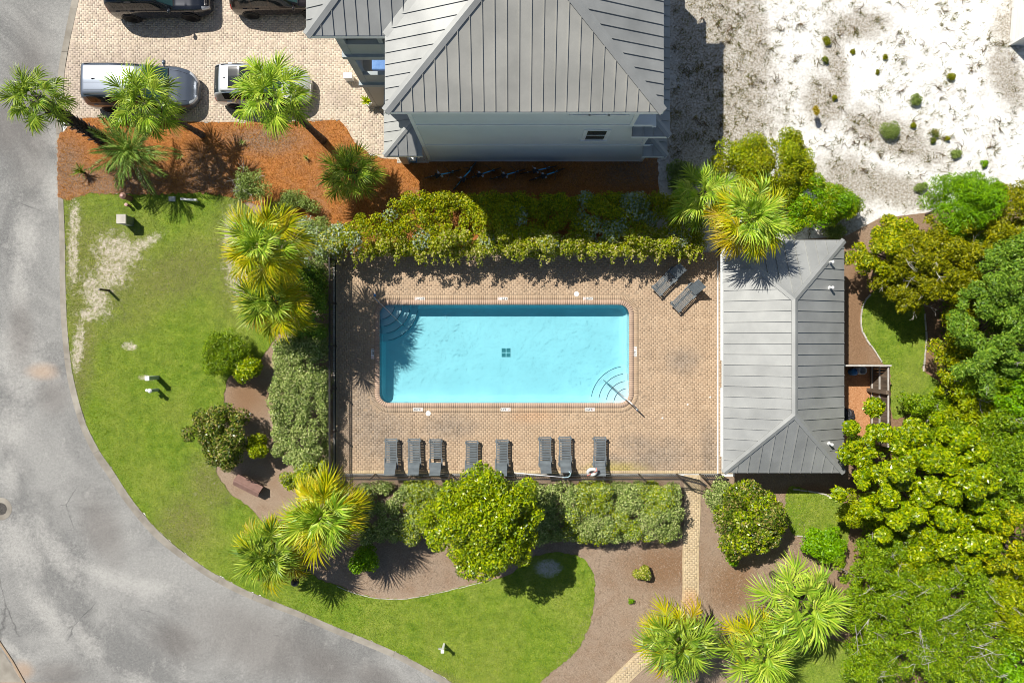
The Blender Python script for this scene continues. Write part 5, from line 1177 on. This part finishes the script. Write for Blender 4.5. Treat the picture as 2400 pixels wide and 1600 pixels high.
def feather_mesh(seed, ln=1.5, n=34, lw=.36):
    r = random.Random(seed); v = []; f = []; pt = lambda s: (ln * s, 0, .38 * s - .75 * s * s)
    for k in range(9):
        s = k / 8; p = pt(s); wd = .022 * (1 - s * .8); v += [(p[0], -wd, p[2]), (p[0], wd, p[2])]
        if k: o = 2 * k; f.append((o - 2, o - 1, o + 1, o))
    for i in range(n):
        s = .12 + .88 * (i + r.uniform(-.3, .3)) / n; p = pt(min(1, s)); l = lw * (math.sin(math.pi * min(.97, .15 + s * .8)) ** .6) * r.uniform(.85, 1.1)
        for sd_ in (-1, 1):
            a = R(52 - 22 * s + r.uniform(-6, 6)); dx, dy = math.cos(a), math.sin(a) * sd_; nx, ny = -dy, dx; o = len(v); w1 = .014
            v += [(p[0], 0, p[2]), (p[0] + dx * l * .5 + nx * w1, dy * l * .5 + ny * w1, p[2] + .05), (p[0] + dx * l, dy * l, p[2] - .08), (p[0] + dx * l * .5 - nx * w1, dy * l * .5 - ny * w1, p[2] + .05)]; f.append((o, o + 1, o + 2, o + 3))
    me = bpy.data.meshes.new('frond'); me.from_pydata(v, [], f); me.materials.append(L['pinnate']); return me
FEATH = [feather_mesh(s) for s in range(5)]
def strap_mesh(ln=.55, w1=.05):
    v = [(0, -.02, 0), (0, .02, 0), (ln * .5, w1, .10), (ln * .5, -w1, .10), (ln, 0, .02)]; me = bpy.data.meshes.new('leaf'); me.from_pydata(v, [], [(0, 1, 2, 3), (3, 2, 4)]); return me
def palm(name, label, base_px, crown_px, h, scale, mats, n=34, meshes=None, boots='trunk', seed=1, trunk_r=.15, lo=-35, lean=None, group=None):
    r = random.Random(seed); b0 = P(*base_px); top = P(crown_px[0], crown_px[1], h); meshes = meshes or FANS
    t = thing(name, label, 'palm', (b0.x, b0.y, 0), 0, group); T = Vector((top.x - b0.x, top.y - b0.y, h))
    b = MB(); N = max(6, int(h * 6)); pts = []; rs = []
    for i in range(N + 1):
        s = i / N; sw = math.sin(math.pi * s) * .12; pts.append((T.x * s + sw * T.y * .2, T.y * s - sw * T.x * .2, T.z * s)); rs.append(trunk_r * (1.25 - .35 * min(1, s * 4) + .12 * s) * (1.06 if i % 2 else .96))
    b.tube(pts, rs, 12)
    nb = int(h * (46 if boots == 'trunk_dark' else 14)); s0 = 0.0 if boots == 'trunk_dark' else .72
    for k in range(nb):
        s = s0 + (1 - s0) * k / nb; a = k * 2.4; p = Vector((T.x * s, T.y * s, T.z * s)); rr = trunk_r * .95; d = Vector((math.cos(a), math.sin(a), 0)); q = Vector((-d.y, d.x, 0)); o = p + d * rr
        tip = o + d * r.uniform(.08, .17) + Vector((0, 0, r.uniform(.08, .22))); b.add([o + q * .05 - Vector((0, 0, .06)), o - q * .05 - Vector((0, 0, .06)), tip - q * .03, tip + q * .03, o + Vector((0, 0, .05))], [(0, 1, 2, 3), (3, 2, 4)])
    b.build('trunk', M[boots], t, world=False)
    for i in range(n):
        s = i / (n - 1); el = 82 - (82 - lo) * s ** .85 + r.uniform(-7, 7); az = i * 137.508 + r.uniform(-12, 12)
        key = mats[min(len(mats) - 1, int(s * len(mats) + r.uniform(-.6, .6)))] if len(mats) > 1 else mats[0]
        o = link('frond', r.choice(meshes), None, t); o.location = T + Vector((0, 0, -.12 * s)); sc_ = scale * r.uniform(.85, 1.12) * (.82 + .18 * min(1, s * 3)); o.scale = (sc_, sc_, sc_)
        o.rotation_euler = (R(r.uniform(-22, 22)), -R(el), R(az)); o.material_slots[0].link = 'OBJECT'; o.material_slots[0].material = L[key]
    return t
palm('palm_tree', 'leaning palm with a shaggy dark trunk and crown over the road', (238, 326), (84, 232), 4.1, .80, ['palm', 'palm', 'palm'], 22, boots='trunk_dark', seed=3, trunk_r=.23, lo=-45)
palm('palm_tree', 'slim palm leaning over the grey minivan', (476, 318), (338, 240), 3.5, .86, ['palm', 'palm_light', 'palm'], 24, seed=4, trunk_r=.13, lo=-40)
palm('palm_tree', 'palm with a bright crown over the white crossover', (758, 330), (640, 222), 5.4, .90, ['palm_light', 'palm_light', 'palm_light'], 24, seed=5, trunk_r=.16, lo=-35)
palm('date_palm', 'feathery date palm arching over the pine straw', (330, 362), (312, 356), 1.7, 1.28, ['pinnate'], 26, FEATH, seed=6, trunk_r=.13, lo=-8)
palm('fan_palm', 'low fan palm beside the porch column in the pine straw', (848, 420), (826, 408), 1.5, .84, ['palm', 'palm_light', 'palm'], 22, seed=7, lo=-10)
palm('fan_palm', 'tall yellowish fan palm at the lawn edge near the fence corner', (712, 612), (622, 578), 5.4, .98, ['palm_light', 'palm_yellow', 'palm_yellow'], 34, SHAGGY + FANS, seed=8, lo=-45)
palm('fan_palm', 'fan palm half shaded by its taller yellowish neighbour', (712, 722), (640, 706), 3.9, .95, ['palm', 'palm_yellow', 'palm_dry'], 30, SHAGGY + FANS, seed=9, lo=-45)
palm('fan_palm', 'big yellow-green fan palm beside the fence corner hedge', (800, 1168), (762, 1205), 3.6, 1.06, ['palm_light', 'palm_yellow', 'palm_yellow'], 32, SHAGGY, seed=10, lo=-40)
palm('fan_palm', 'dark green fan palm overhanging the road kerb', (690, 1256), (640, 1290), 2.9, .95, ['palm', 'palm', 'palm_yellow', 'palm_dry'], 30, SHAGGY + FANS, seed=11, lo=-40)
palm('fan_palm', 'light green fan palm behind the golden one by the pool house', (1618, 500), (1648, 458), 3.2, .84, ['palm_light', 'palm_light', 'palm'], 20, seed=12, lo=-35)
palm('fan_palm', 'big golden fan palm shading the pool house roof', (1690, 585), (1756, 516), 4.8, .96, ['palm_light', 'palm_yellow', 'palm_dry'], 36, SHAGGY + FANS, seed=13, lo=-45)
palm('fan_palm', 'olive fan palm covering the bend of the brick path', (1560, 1450), (1590, 1502), 2.6, .98, ['palm', 'palm', 'palm_yellow', 'palm_dry'], 32, SHAGGY + FANS, seed=14, lo=-40)
palm('fan_palm', 'fan palm with yellow tips beside the olive one', (1730, 1450), (1782, 1520), 2.8, 1.0, ['palm_light', 'palm', 'palm_yellow'], 26, FANS, seed=15, lo=-40)
palm('fan_palm', 'large open pale green fan palm at the wood edge', (1810, 1345), (1882, 1408), 3.4, 1.12, ['palm_light', 'palm_light', 'palm_light'], 22, FANS, seed=16, lo=-20)
# cycad, potted leaves, small shrubs of straps
def rosette(t, n, ln, w1, mat, z0=.05, seed=1, lo=15, hi=70):
    r = random.Random(seed); me = strap_mesh(ln, w1); me.materials.append(L[mat])
    for i in range(n): o = link('leaf', me, None, t); o.location = (0, 0, z0); o.rotation_euler = (0, -R(r.uniform(lo, hi)), i * 2.4); s = r.uniform(.8, 1.15); o.scale = (s, s, s)
p = P(200, 406); t = thing('cycad', 'small dark rosette plant in the pine straw near the road', 'plant', (p.x, p.y, .02)); rosette(t, 22, .62, .035, 'darkshrub', .15, 2)
MB().lathe([(.07, 0), (.06, .16), (0, .18)], 10).build('stem', M['stem'], t, world=False)
rosette(pt_, 14, .5, .06, 'yellowgreen', .26, 3)
for x, y, lab in ((572, 336, 'small green grass tuft in the pine straw under the palms'), (720, 372, 'small green grass tuft in the pine straw near the low fan palm'), (425, 372, 'small dark grass tuft in the pine straw beside the date palm')):
    p = P(x, y); t = thing('grass_tuft', lab, 'plant', (p.x, p.y, .02), 0, 'tufts in the pine straw'); rosette(t, 26, .34, .012, 'wispy', .02, x, 30, 85)

# ------------------------------------------------------------------ hedges, shrubs and trees
def hedge(name, label, x0, x1, y0, y1, h, leaf, nl, ln=.10, wd=.055, seed=1, k=None, mixes=(), shape=None, cat='hedge', rough=.18):
    rng = np.random.default_rng(seed); t = thing(name, label, cat, ((x0 + x1) / 2, (y0 + y1) / 2, 0)); o = np.array([(x0 + x1) / 2, (y0 + y1) / 2, 0])
    k = k or int((x1 - x0) * (y1 - y0) * 11 + ((x1 - x0) + (y1 - y0)) * 2 * h * 2.5); cc = []
    hh = lambda x, y: h * (1 + rough * math.sin(x * 1.3 + seed) * math.sin(y * 1.7 + 2 * seed) + rng.normal(0, rough * .3))
    while len(cc) < k:
        x, y = rng.uniform(x0 + .2, x1 - .2), rng.uniform(y0 + .2, y1 - .2)
        if shape and not shape(x, y): continue
        top = rng.random() < .62
        z = hh(x, y) - .28 if top else rng.uniform(.3, h - .3)
        if not top:
            if rng.random() < (x1 - x0) / ((x1 - x0) + (y1 - y0)): y = (y0 + .22) if rng.random() < .5 else (y1 - .22)
            else: x = (x0 + .22) if rng.random() < .5 else (x1 - .22)
            if shape and not shape(x, y): continue
        cc.append((x, y, max(.2, z)))
    cc = np.array(cc) - o; rr = rng.uniform(.20, .40, len(cc))
    link('foliage', leaf_mesh('foliage', [clump_leaves(cc, rr, nl, ln, wd, rng, .55, .75)]), L[leaf], t)
    for (lf, frac, l2, w2, nm, sel) in mixes:
        q = np.array([sel(c + o) for c in cc])
        if q.sum() < 2: continue
        link(nm, leaf_mesh(nm, [clump_leaves(cc[q], rr[q] * 1.12, int(nl * frac), l2, w2, rng, .6, .6, inner=0)]), L[lf], t)
    b = MB(); r = random.Random(seed)
    for _ in range(int((x1 - x0 + y1 - y0) * 1.2)):
        i = r.randrange(len(cc)); e = Vector(cc[i]); b.tube([(e.x + r.gauss(0, .1), e.y + r.gauss(0, .1), 0), (e.x, e.y, e.z * .6), tuple(e)], [.03, .02, .008], 5)
    b.build('stems', M['stem'], t, world=False); return t, o
nz2 = lambda c, s, t: math.sin(c[0] * 2.1 + s) * math.sin(c[1] * 2.7 + 2 * s) > t
NH = lambda x, y: y < 6.75 - max(0, (-4.6 - x)) * .42 and y > 4.15
tN, oN = hedge('hedge', 'long clipped hedge with trailing vines between the house and the pool', -8.9, 8.9, 4.15, 6.85, 2.05, 'ficus', 90000, .095, .055, 21, shape=NH,
   mixes=[('vine', .22, .10, .06, 'vine_leaves', lambda c: c[1] < 4.95 and (c[0] > -2 or nz2(c, 1, .0))), ('white_leaf', .06, .12, .08, 'pale_shoots', lambda c: (3.2 < c[0] < 6.2 and c[1] > 4.6 and nz2(c, 2, .0)) or nz2(c, 4, .82) or c[0] < -7.9)])
# vine shoots hanging over the deck
rng = np.random.default_rng(5); vs = []
for i in range(120):
    x = rng.uniform(-8.3, 8.9); y = rng.uniform(4.0, 4.35); z = rng.uniform(1.5, 2.05); ln_ = rng.uniform(.25, .75) * (1.3 if rng.random() < .15 else 1); m = int(10 + ln_ * 26); s = np.sort(rng.random(m))[:, None]
    c = np.array([x, y, z]) + s * np.array([rng.normal(0, .12), -ln_ * .75, .12]) + s ** 2 * np.array([0, 0, -.35 * ln_ - .1]) + rng.normal(0, .04, (m, 3)); vs.append(leaf_arrays(c - oN, unit(rng.normal(0, .6, (m, 3)) + np.array([0, -.2, .8])), .11, .06, rng))
link('hanging_shoots', leaf_mesh('hanging_shoots', vs), L['vine'], tN)
hedge('hedge', 'silvery green hedge between the picket fence and the road lawn', -11.25, -8.75, -6.9, .1, 1.55, 'silver', 42000, .10, .06, 22, mixes=[('yellowgreen', .08, .11, .06, 'yellow_shoots', lambda c: c[1] < -5.9)], shape=lambda x, y: not (y < -5.2 and x < -10.6))
hedge('hedge', 'silvery green hedge behind the loungers, from the palms to the path', -7.3, 8.0, -9.5, -6.75, 1.4, 'silver', 82000, .10, .06, 23, mixes=[('yellowgreen', .10, .11, .06, 'yellow_shoots', lambda c: (2.5 < c[0] < 7.6 and nz2(c, 3, .05)) or (-5 < c[0] < -3.5))], shape=lambda x, y: not (y < -8.9 and (x < -3 and x > -4.5)))
hedge('shrub', 'twiggy tangled shrub at the fence corner with pale shoots', -10.1, -8.5, 3.0, 5.9, 1.5, 'wispy', 9000, .09, .045, 24, mixes=[('white_leaf', .12, .11, .07, 'pale_shoots', lambda c: nz2(c, 1, .1))], cat='shrub', rough=.3)
hedge('shrub', 'dark green shrub wall behind the shaded fan palm', -10.4, -8.75, .2, 3.6, 1.7, 'bluegreen', 12000, .10, .06, 25, cat='shrub')
S = plant
S('shrub', 'soft green shrub spreading onto the lawn beside the silvery hedge', 'shrub', 535, 828, .8, 1.45, 1.25, .8, 'feather', 9000, .14, .035, 30, .3, .5, 31, extra=twigs(8, .5, .008, name='twigs', mat='stem'))
S('shrub', 'glossy green shrub between the soft shrub and the silvery hedge', 'shrub', 585, 862, .8, .75, .8, .7, 'magnolia', 3500, .12, .065, 16, .25, .4, 32)
S('shrub', 'dark reddish shrub with scattered flowers on the road lawn', 'shrub', 522, 1020, 1.1, 1.65, 1.75, 1.15, 'darkshrub', 13000, .13, .07, 40, .3, .5, 33, mix=('vine', .04, .10, .07, 'flowers'))
S('shrub', 'small yellow-green shrub against the dark reddish one', 'shrub', 606, 1042, .9, .62, .75, .6, 'yellowgreen', 3600, .10, .06, 14, .2, .34, 34)
S('shrub', 'wispy pale green shrub at the edge of the pine straw', 'shrub', 592, 440, 1.1, 1.15, 1.1, .9, 'wispy', 3600, .16, .03, 26, .25, .45, 35, extra=twigs(14, .7, .007, name='twigs', mat='branch'), inner=.3)
S('shrub', 'low thin green shrub beside the wispy one in the pine straw', 'shrub', 695, 478, .5, 1.35, .75, .4, 'wispy', 3300, .14, .03, 22, .22, .38, 36, inner=.3)
S('shrub', 'small round variegated shrub alone on the grey mulch', 'shrub', 1505, 1339, .35, .54, .48, .4, 'vine', 2400, .08, .05, 12, .16, .26, 37, mix=('darkshrub', .5, .08, .05, 'dark_leaves'), uneven=.05)
S('shrub', 'tiny green seedling on the grey mulch', 'plant', 1479, 1408, .12, .18, .18, .15, 'bright', 160, .12, .03, 5, .07, .12, 38, limb=False)
S('shrub', 'dark bush in the shade between the big tree and the fan palms', 'shrub', 855, 1312, .7, .85, .75, .7, 'bright', 3600, .11, .06, 14, .25, .4, 39)
S('shrub', 'large dark glossy shrub with tinted leaves beside the brick path', 'shrub', 1756, 1212, 1.5, 1.9, 1.95, 1.4, 'darkshrub', 17000, .13, .07, 50, .35, .55, 40, mix=('magnolia', .35, .14, .075, 'young_leaves'))
S('shrub', 'silvery rounded bush between the gate and the dark glossy shrub', 'shrub', 1692, 1166, 1.0, 1.0, 1.05, .8, 'silver', 7000, .10, .06, 22, .28, .42, 41)
S('shrub', 'bright green sprig at the foot of the dark glossy shrub', 'shrub', 1715, 1308, .5, .4, .35, .4, 'bright', 1200, .12, .05, 8, .15, .25, 42)
S('tree', 'round tree with glossy light green leaves leaning over the loungers', 'tree', 1140, 1212, 3.3, 2.75, 2.65, 2.1, 'magnolia', 36000, .155, .075, 95, .38, .62, 43, r0=.13, base=P(1150, 1190), mix=('yellowgreen', .20, .13, .06, 'young_leaves'), uneven=.16)
# around the white sand
S('shrub', 'big sprawling yellow-green shrub on the sand behind the golden palm', 'shrub', 1800, 400, 1.5, 2.6, 2.2, 1.4, 'yellowgreen', 23000, .12, .055, 70, .35, .55, 44, mix=('olive', .5, .12, .05, 'older_leaves'))
S('shrub', 'green shrub running downhill from the sprawling yellow-green one', 'shrub', 1900, 480, 1.4, 1.9, 1.5, 1.2, 'bright', 13000, .13, .05, 45, .32, .5, 45, mix=('yellowgreen', .5, .12, .05, 'younger_leaves'))
S('shrub', 'dark needle-like shrub tip pointing away from the green shrub', 'shrub', 1985, 482, .9, .8, .7, .6, 'feather', 4500, .16, .03, 18, .25, .4, 46)
S('shrub', 'dim ground shrub in the house shadow behind the light green palm', 'shrub', 1600, 420, .4, 1.0, 1.1, .4, 'wispy', 4200, .12, .04, 22, .2, .35, 47)
S('shrub', 'dusty green scrub beside the pool house roof corner', 'shrub', 1950, 545, .35, .6, .55, .35, 'wispy', 2200, .15, .03, 14, .18, .3, 48)
S('tree', 'bright green fluffy young pine at the edge of the white sand', 'tree', 2252, 478, 2.6, 1.95, 1.75, 1.5, 'bright', 16000, .19, .035, 48, .34, .52, 49, uneven=.2, jit=.8)
E = [
 (2310, 1175, 2.8, 1.4, 1.2, 1.2, 'feather', 8000, .12, .05, 'green tree filling the gap beside the dark hollow', None),
 (2160, 1330, 2.6, 1.3, 1.0, 1.0, 'yellowgreen', 7000, .12, .05, 'yellow-green young oak between the two feathery oaks', None),
 (2330, 1470, 2.6, 1.5, 1.3, 1.1, 'feather', 9000, .12, .05, 'green oak behind the half-bare oak by the bare earth', twigs(8, .9, .009)),
 (2300, 890, 2.8, 1.3, 1.0, 1.1, 'feather', 7000, .12, .05, 'mid green tree under the lower blue-green oak', None),
 (2385, 760, 3.0, 1.2, 1.2, 1.2, 'bluegreen', 8000, .12, .05, 'blue-green tree between the two blue-green oaks', None),
 # px, py, zc, rx, ry, rz, leaf, n, ln, wd, label, extra
 (2075, 590, 2.2, 1.5, 1.4, 1.2, 'ficus', 11000, .12, .06, 'yellow-green broadleaf tree beside the corner of the pool house roof', None),
 (2175, 615, 2.6, 2.0, 1.7, 1.3, 'olive', 14000, .13, .05, 'olive green oak between the small lawn and the bright young pine', twigs(10, .9, .011)),
 (2125, 665, 2.0, 1.45, 1.1, .9, 'olive', 6500, .13, .05, 'thin olive oak with bare pale twigs over the small lawn', twigs(20, .9, .010, .25)),
 (2370, 490, 2.4, 1.5, 1.1, 1.2, 'olive', 9000, .12, .05, 'dusky olive tree behind the bright young pine', twigs(6, .8, .01)),
 (2255, 565, 2.0, 1.1, .8, .9, 'bluegreen', 5000, .11, .05, 'small grey-green tree in the gap below the bright young pine', None),
 (2330, 570, 2.6, 1.4, 1.1, 1.1, 'olive', 8000, .13, .05, 'brownish olive tree beside the small grey-green tree', None),
 (2375, 650, 3.6, 1.9, 1.7, 1.6, 'bluegreen', 15000, .13, .05, 'broad blue-green oak uphill of the bark path', None),
 (2260, 690, 2.4, 1.0, 1.1, 1.0, 'olive', 5500, .13, .05, 'mustard green tree between the olive oaks and the blue-green oak', None),
 (2330, 800, 3.8, 1.9, 1.7, 1.6, 'bluegreen', 15000, .13, .05, 'blue-green oak overhanging the glossy hedge shrub', twigs(4, .8, .01)),
 (2235, 815, 1.8, .95, 1.75, 1.2, 'ficus', 10000, .11, .06, 'tall glossy shrub bordering the bark chip strip', None),
 (2390, 920, 3.2, 1.5, 1.4, 1.3, 'bright', 9000, .12, .055, 'deep green tree below the blue-green oaks', None),
 (2290, 945, 2.4, 1.7, 1.2, 1.1, 'yellowgreen', 10000, .12, .05, 'yellow-green thicket with white bare twigs above the magnolia', twigs(14, .8, .010)),
 (2180, 950, 1.2, 1.1, .8, .8, 'feather', 5000, .12, .05, 'light shrub at the end of the small lawn by the board fence', twigs(8, .5, .008)),
 (2210, 1030, 2.4, 1.6, 1.2, 1.1, 'feather', 10000, .12, .05, 'soft green tree between the magnolia and the yellow-green thicket', twigs(8, .7, .009)),
 (2120, 1100, 3.8, 2.8, 2.35, 1.9, 'magnolia', 34000, .16, .08, 'large magnolia with big glossy leaves beside the pool house', None),
 (2340, 1080, 3.4, 2.0, 1.7, 1.5, 'feather', 15000, .12, .05, 'pale feathery tree right of the magnolia', twigs(8, .8, .009)),
 (2030, 1190, 1.8, 1.25, .95, 1.0, 'yellowgreen', 8000, .12, .05, 'yellow-green shrub between the small lawn and the magnolia', None),
 (2230, 1250, 3.2, 1.9, 1.5, 1.4, 'magnolia', 15000, .15, .07, 'glossy tree merging with the lower side of the magnolia', None),
 (2370, 1260, 3.4, 1.7, 1.7, 1.4, 'ficus', 12000, .12, .055, 'yellow-green tree beyond the glossy trees', None),
 (2080, 1310, 2.4, 2.0, 1.5, 1.2, 'feather', 13000, .12, .045, 'feathery green oak beside the open pale palm', twigs(22, .9, .010)),
 (1930, 1275, .9, .85, .8, .7, 'bright', 5000, .12, .055, 'fresh green bush between the small lawn and the open pale palm', None),
 (2240, 1380, 3.0, 2.2, 1.6, 1.3, 'feather', 15000, .12, .045, 'feathery oak with a loose top in the middle of the wood', twigs(14, 1.0, .010)),
 (2090, 1440, 2.8, 2.3, 1.6, 1.2, 'feather', 13000, .12, .045, 'half-bare oak with long pale branches', twigs(22, 1.3, .011, .25)),
 (2230, 1520, 2.8, 2.2, 1.6, 1.2, 'feather', 11000, .12, .045, 'half-bare oak at the edge of the bare earth', twigs(26, 1.4, .011, .25)),
 (2370, 1410, 3.0, 1.7, 1.6, 1.3, 'yellowgreen', 11000, .12, .05, 'yellow-green oak on the far side of the half-bare oaks', twigs(6, .8, .009)),
 (2370, 1560, 2.6, 1.6, 1.4, 1.2, 'bright', 10000, .12, .055, 'dense green tree in the corner beyond the half-bare oaks', None),
 (2030, 1545, 1.8, 1.4, 1.0, .9, 'feather', 6000, .12, .045, 'thin green oak hanging over the corner lawn', twigs(8, .9, .009)),
]
for i, (x, y, zc_, rx, ry, rz_, lf, nl, ln_, wd_, lab, ex) in enumerate(E):
    big = max(rx, ry); S('shrub' if 'shrub' in lab or 'bush' in lab else 'tree', lab, 'shrub' if 'shrub' in lab or 'bush' in lab else 'tree', x, y, zc_, rx * 1.2, ry * 1.2, rz_ * 1.15, lf, int(nl * 1.3), ln_ * 1.1, wd_ * 1.15, int(18 + big * 34), .22, .27 + .07 * big, 60 + i, extra=ex, uneven=.22, r0=.05 + .025 * big, group='trees of the wood beyond the pool house')

rng = np.random.default_rng(99)
ug = sample(ccw(PX([(2195, 740), (2210, 560), (2420, 500), (2420, 1610), (2080, 1610), (1990, 1500), (1985, 1330), (2010, 1240), (2000, 1060), (2110, 990), (2240, 960)])), 26000, rng); uz = rng.uniform(.05, .7, len(ug))
o = link('undergrowth', leaf_mesh('undergrowth', [leaf_arrays(np.column_stack([ug, uz]), unit(rng.normal(0, .7, (len(ug), 3)) + np.array([0, 0, .8])), .15, .08, rng)]), L['feather']); tag(o, 'low leafy undergrowth on the floor of the wood', 'undergrowth', kind='stuff')
# ------------------------------------------------------------------ scrub on the sand
SC_ = [(1938, 97, .26, 'olive'), (1933, 143, .24, 'darkshrub'), (2229, 180, .24, 'olive'), (1998, 122, .12, 'olive'), (2085, 305, .60, 'wispy'), (2190, 312, .24, 'darkshrub'), (2185, 330, .20, 'darkshrub'), (2220, 325, .16, 'olive'), (2075, 135, .14, 'olive'), (2055, 170, .10, 'olive'),
       (2240, 362, .30, 'wispy'), (2140, 295, .18, 'olive'), (1955, 230, .18, 'olive'), (2305, 385, .25, 'bright'), (2145, 235, .38, 'wispy'), (2160, 440, .4, 'wispy')]
for i, (x, y, r, lf) in enumerate(SC_): S('low_shrub', 'low round shrub growing alone on the open white sand', 'shrub', x, y, r * .35, r, r, r * .4, lf, int(260 + 2600 * r * r * 3), .07, .03, 10, r * .3, r * .5, 130 + i, limb=False, group='low shrubs on the white sand', part='foliage')
S('low_shrub', 'small bright yellow shrub standing alone on the white sand', 'shrub', 1909, 262, .5, .16, .3, .35, 'palm_dry', 420, .09, .04, 8, .1, .16, 150, limb=False, part='foliage')
def blades(pts, rng, ln, wd, lean=.6):
    n = len(pts); a = rng.uniform(0, 2 * math.pi, n); l = ln * rng.uniform(.5, 1.4, n); d = np.stack([np.cos(a), np.sin(a)], 1); le = lean * rng.uniform(.4, 1.3, n); q = np.stack([-d[:, 1], d[:, 0]], 1) * (wd / 2)
    v = np.zeros((n, 3, 3)); v[:, 0, :2] = pts[:, :2] + q; v[:, 1, :2] = pts[:, :2] - q; v[:, 2, :2] = pts[:, :2] + d * (l * np.minimum(le, 1))[:, None]; v[:, :2, 2] = pts[:, 2:3]; v[:, 2, 2] = pts[:, 2] + l * np.sqrt(np.maximum(.05, 1 - np.minimum(le, .97) ** 2))
    return v
def tri_mesh(name, v): n = len(v); return np_mesh(name, v.reshape(-1, 3), np.arange(n * 3).reshape(n, 3))
rng = np.random.default_rng(77)
sand_poly = ccw(PX([(1570, -40), (2440, -40), (2440, 470), (2330, 465), (2200, 490), (2060, 508), (1985, 545), (1880, 560), (1570, 440)]))
cl = sample(sand_poly, 1500, rng); wgt = np.where(cl[:, 0] < P(1800, 0).x, 1.0, .50); keep = rng.random(len(cl)) < wgt; cl = cl[keep]; pts = []
for c in cl:
    m = int(rng.integers(5, 20)); s = rng.uniform(.04, .16); pts.append(np.column_stack([c + rng.normal(0, s, (m, 2)), np.zeros(m)]))
o = link('scrub_grass', tri_mesh('scrub_grass', blades(np.concatenate(pts), rng, .20, .022, .8)), L['scrub']); tag(o, 'sparse wiry scrub grass scattered over the white sand', 'grass', kind='stuff')
# sprawling runners
b = MB()
for i in range(160):
    c = cl[rng.integers(len(cl))]; a = rng.uniform(0, 6.28)
    for k in range(rng.integers(2, 6)):
        a2 = a + rng.normal(0, .9); l = rng.uniform(.15, .5); p0 = Vector((c[0], c[1], .02)); p1 = p0 + Vector((math.cos(a2) * l * .5, math.sin(a2) * l * .5, .07)); p2 = p0 + Vector((math.cos(a2 + .4) * l, math.sin(a2 + .4) * l, .02)); b.tube([p0, p1, p2], [.012, .011, .005], 4)
o = b.build('dry_runners', mk('dry_runner', (.07, .06, .025), (.20, .13, .07), 4, rough=.9)); tag(o, 'dry dark runners sprawling over the white sand', 'plant', kind='stuff')

# ------------------------------------------------------------------ grass, straw and litter
def sandy_mask(p):
    m = np.zeros(len(p), bool)
    for x, y, rx, ry, rot in SANDY:
        c = P(x, y); a = R(rot); dx, dy = p[:, 0] - c.x, p[:, 1] - c.y; u = (dx * math.cos(a) + dy * math.sin(a)) / (rx / 48); v = (-dx * math.sin(a) + dy * math.cos(a)) / (ry / 48); m |= (u * u + v * v) < .8
    return m
gp = sample(lawn_poly, 150000, rng); gp = gp[~sandy_mask(gp) | (rng.random(len(gp)) < .2)]
o = link('lawn_grass', tri_mesh('lawn_grass', blades(np.column_stack([gp, np.full(len(gp), .026)]), rng, .055, .022, .75)), L['grass']); tag(o, 'short green grass of the lawn along the road', 'grass', kind='stuff')
for q, nn_, lab in ((EAST[0], 9000, 'short grass of the small lawn behind the pool house'), (EAST[1], 7000, 'short grass of the small lawn beside the dark glossy shrub'), (EAST[2], 9000, 'short grass of the lawn under the thin oak')):
    gp = sample(q, nn_, rng); o = link('lawn_grass', tri_mesh('lawn_grass', blades(np.column_stack([gp, np.full(len(gp), .026)]), rng, .055, .022, .75)), L['grass']); tag(o, lab, 'grass', kind='stuff')
sp_ = sample(straw_poly, 42000, rng); sp_ = sp_[sp_[:, 1] < 12]
o = link('pine_needles', tri_mesh('pine_needles', blades(np.column_stack([sp_, np.full(len(sp_), .042)]), rng, .16, .014, .97)), L['straw']); tag(o, 'loose orange pine needles over the straw bed', 'pine straw', kind='stuff')
mp_ = sample(ccw(PX([(740, 1280), (1200, 1150), (1597, 1150), (1850, 1150), (1960, 1290), (1760, 1500), (1400, 1600), (1270, 1600), (1395, 1400), (1380, 1310), (1240, 1290), (1050, 1375), (850, 1390)])), 22000, rng)
o = link('leaf_litter', tri_mesh('leaf_litter', blades(np.column_stack([mp_, np.full(len(mp_), .008)]), rng, .13, .014, .97)), L['greystraw']); tag(o, 'old grey needles over the mulch beds', 'leaf litter', kind='stuff')
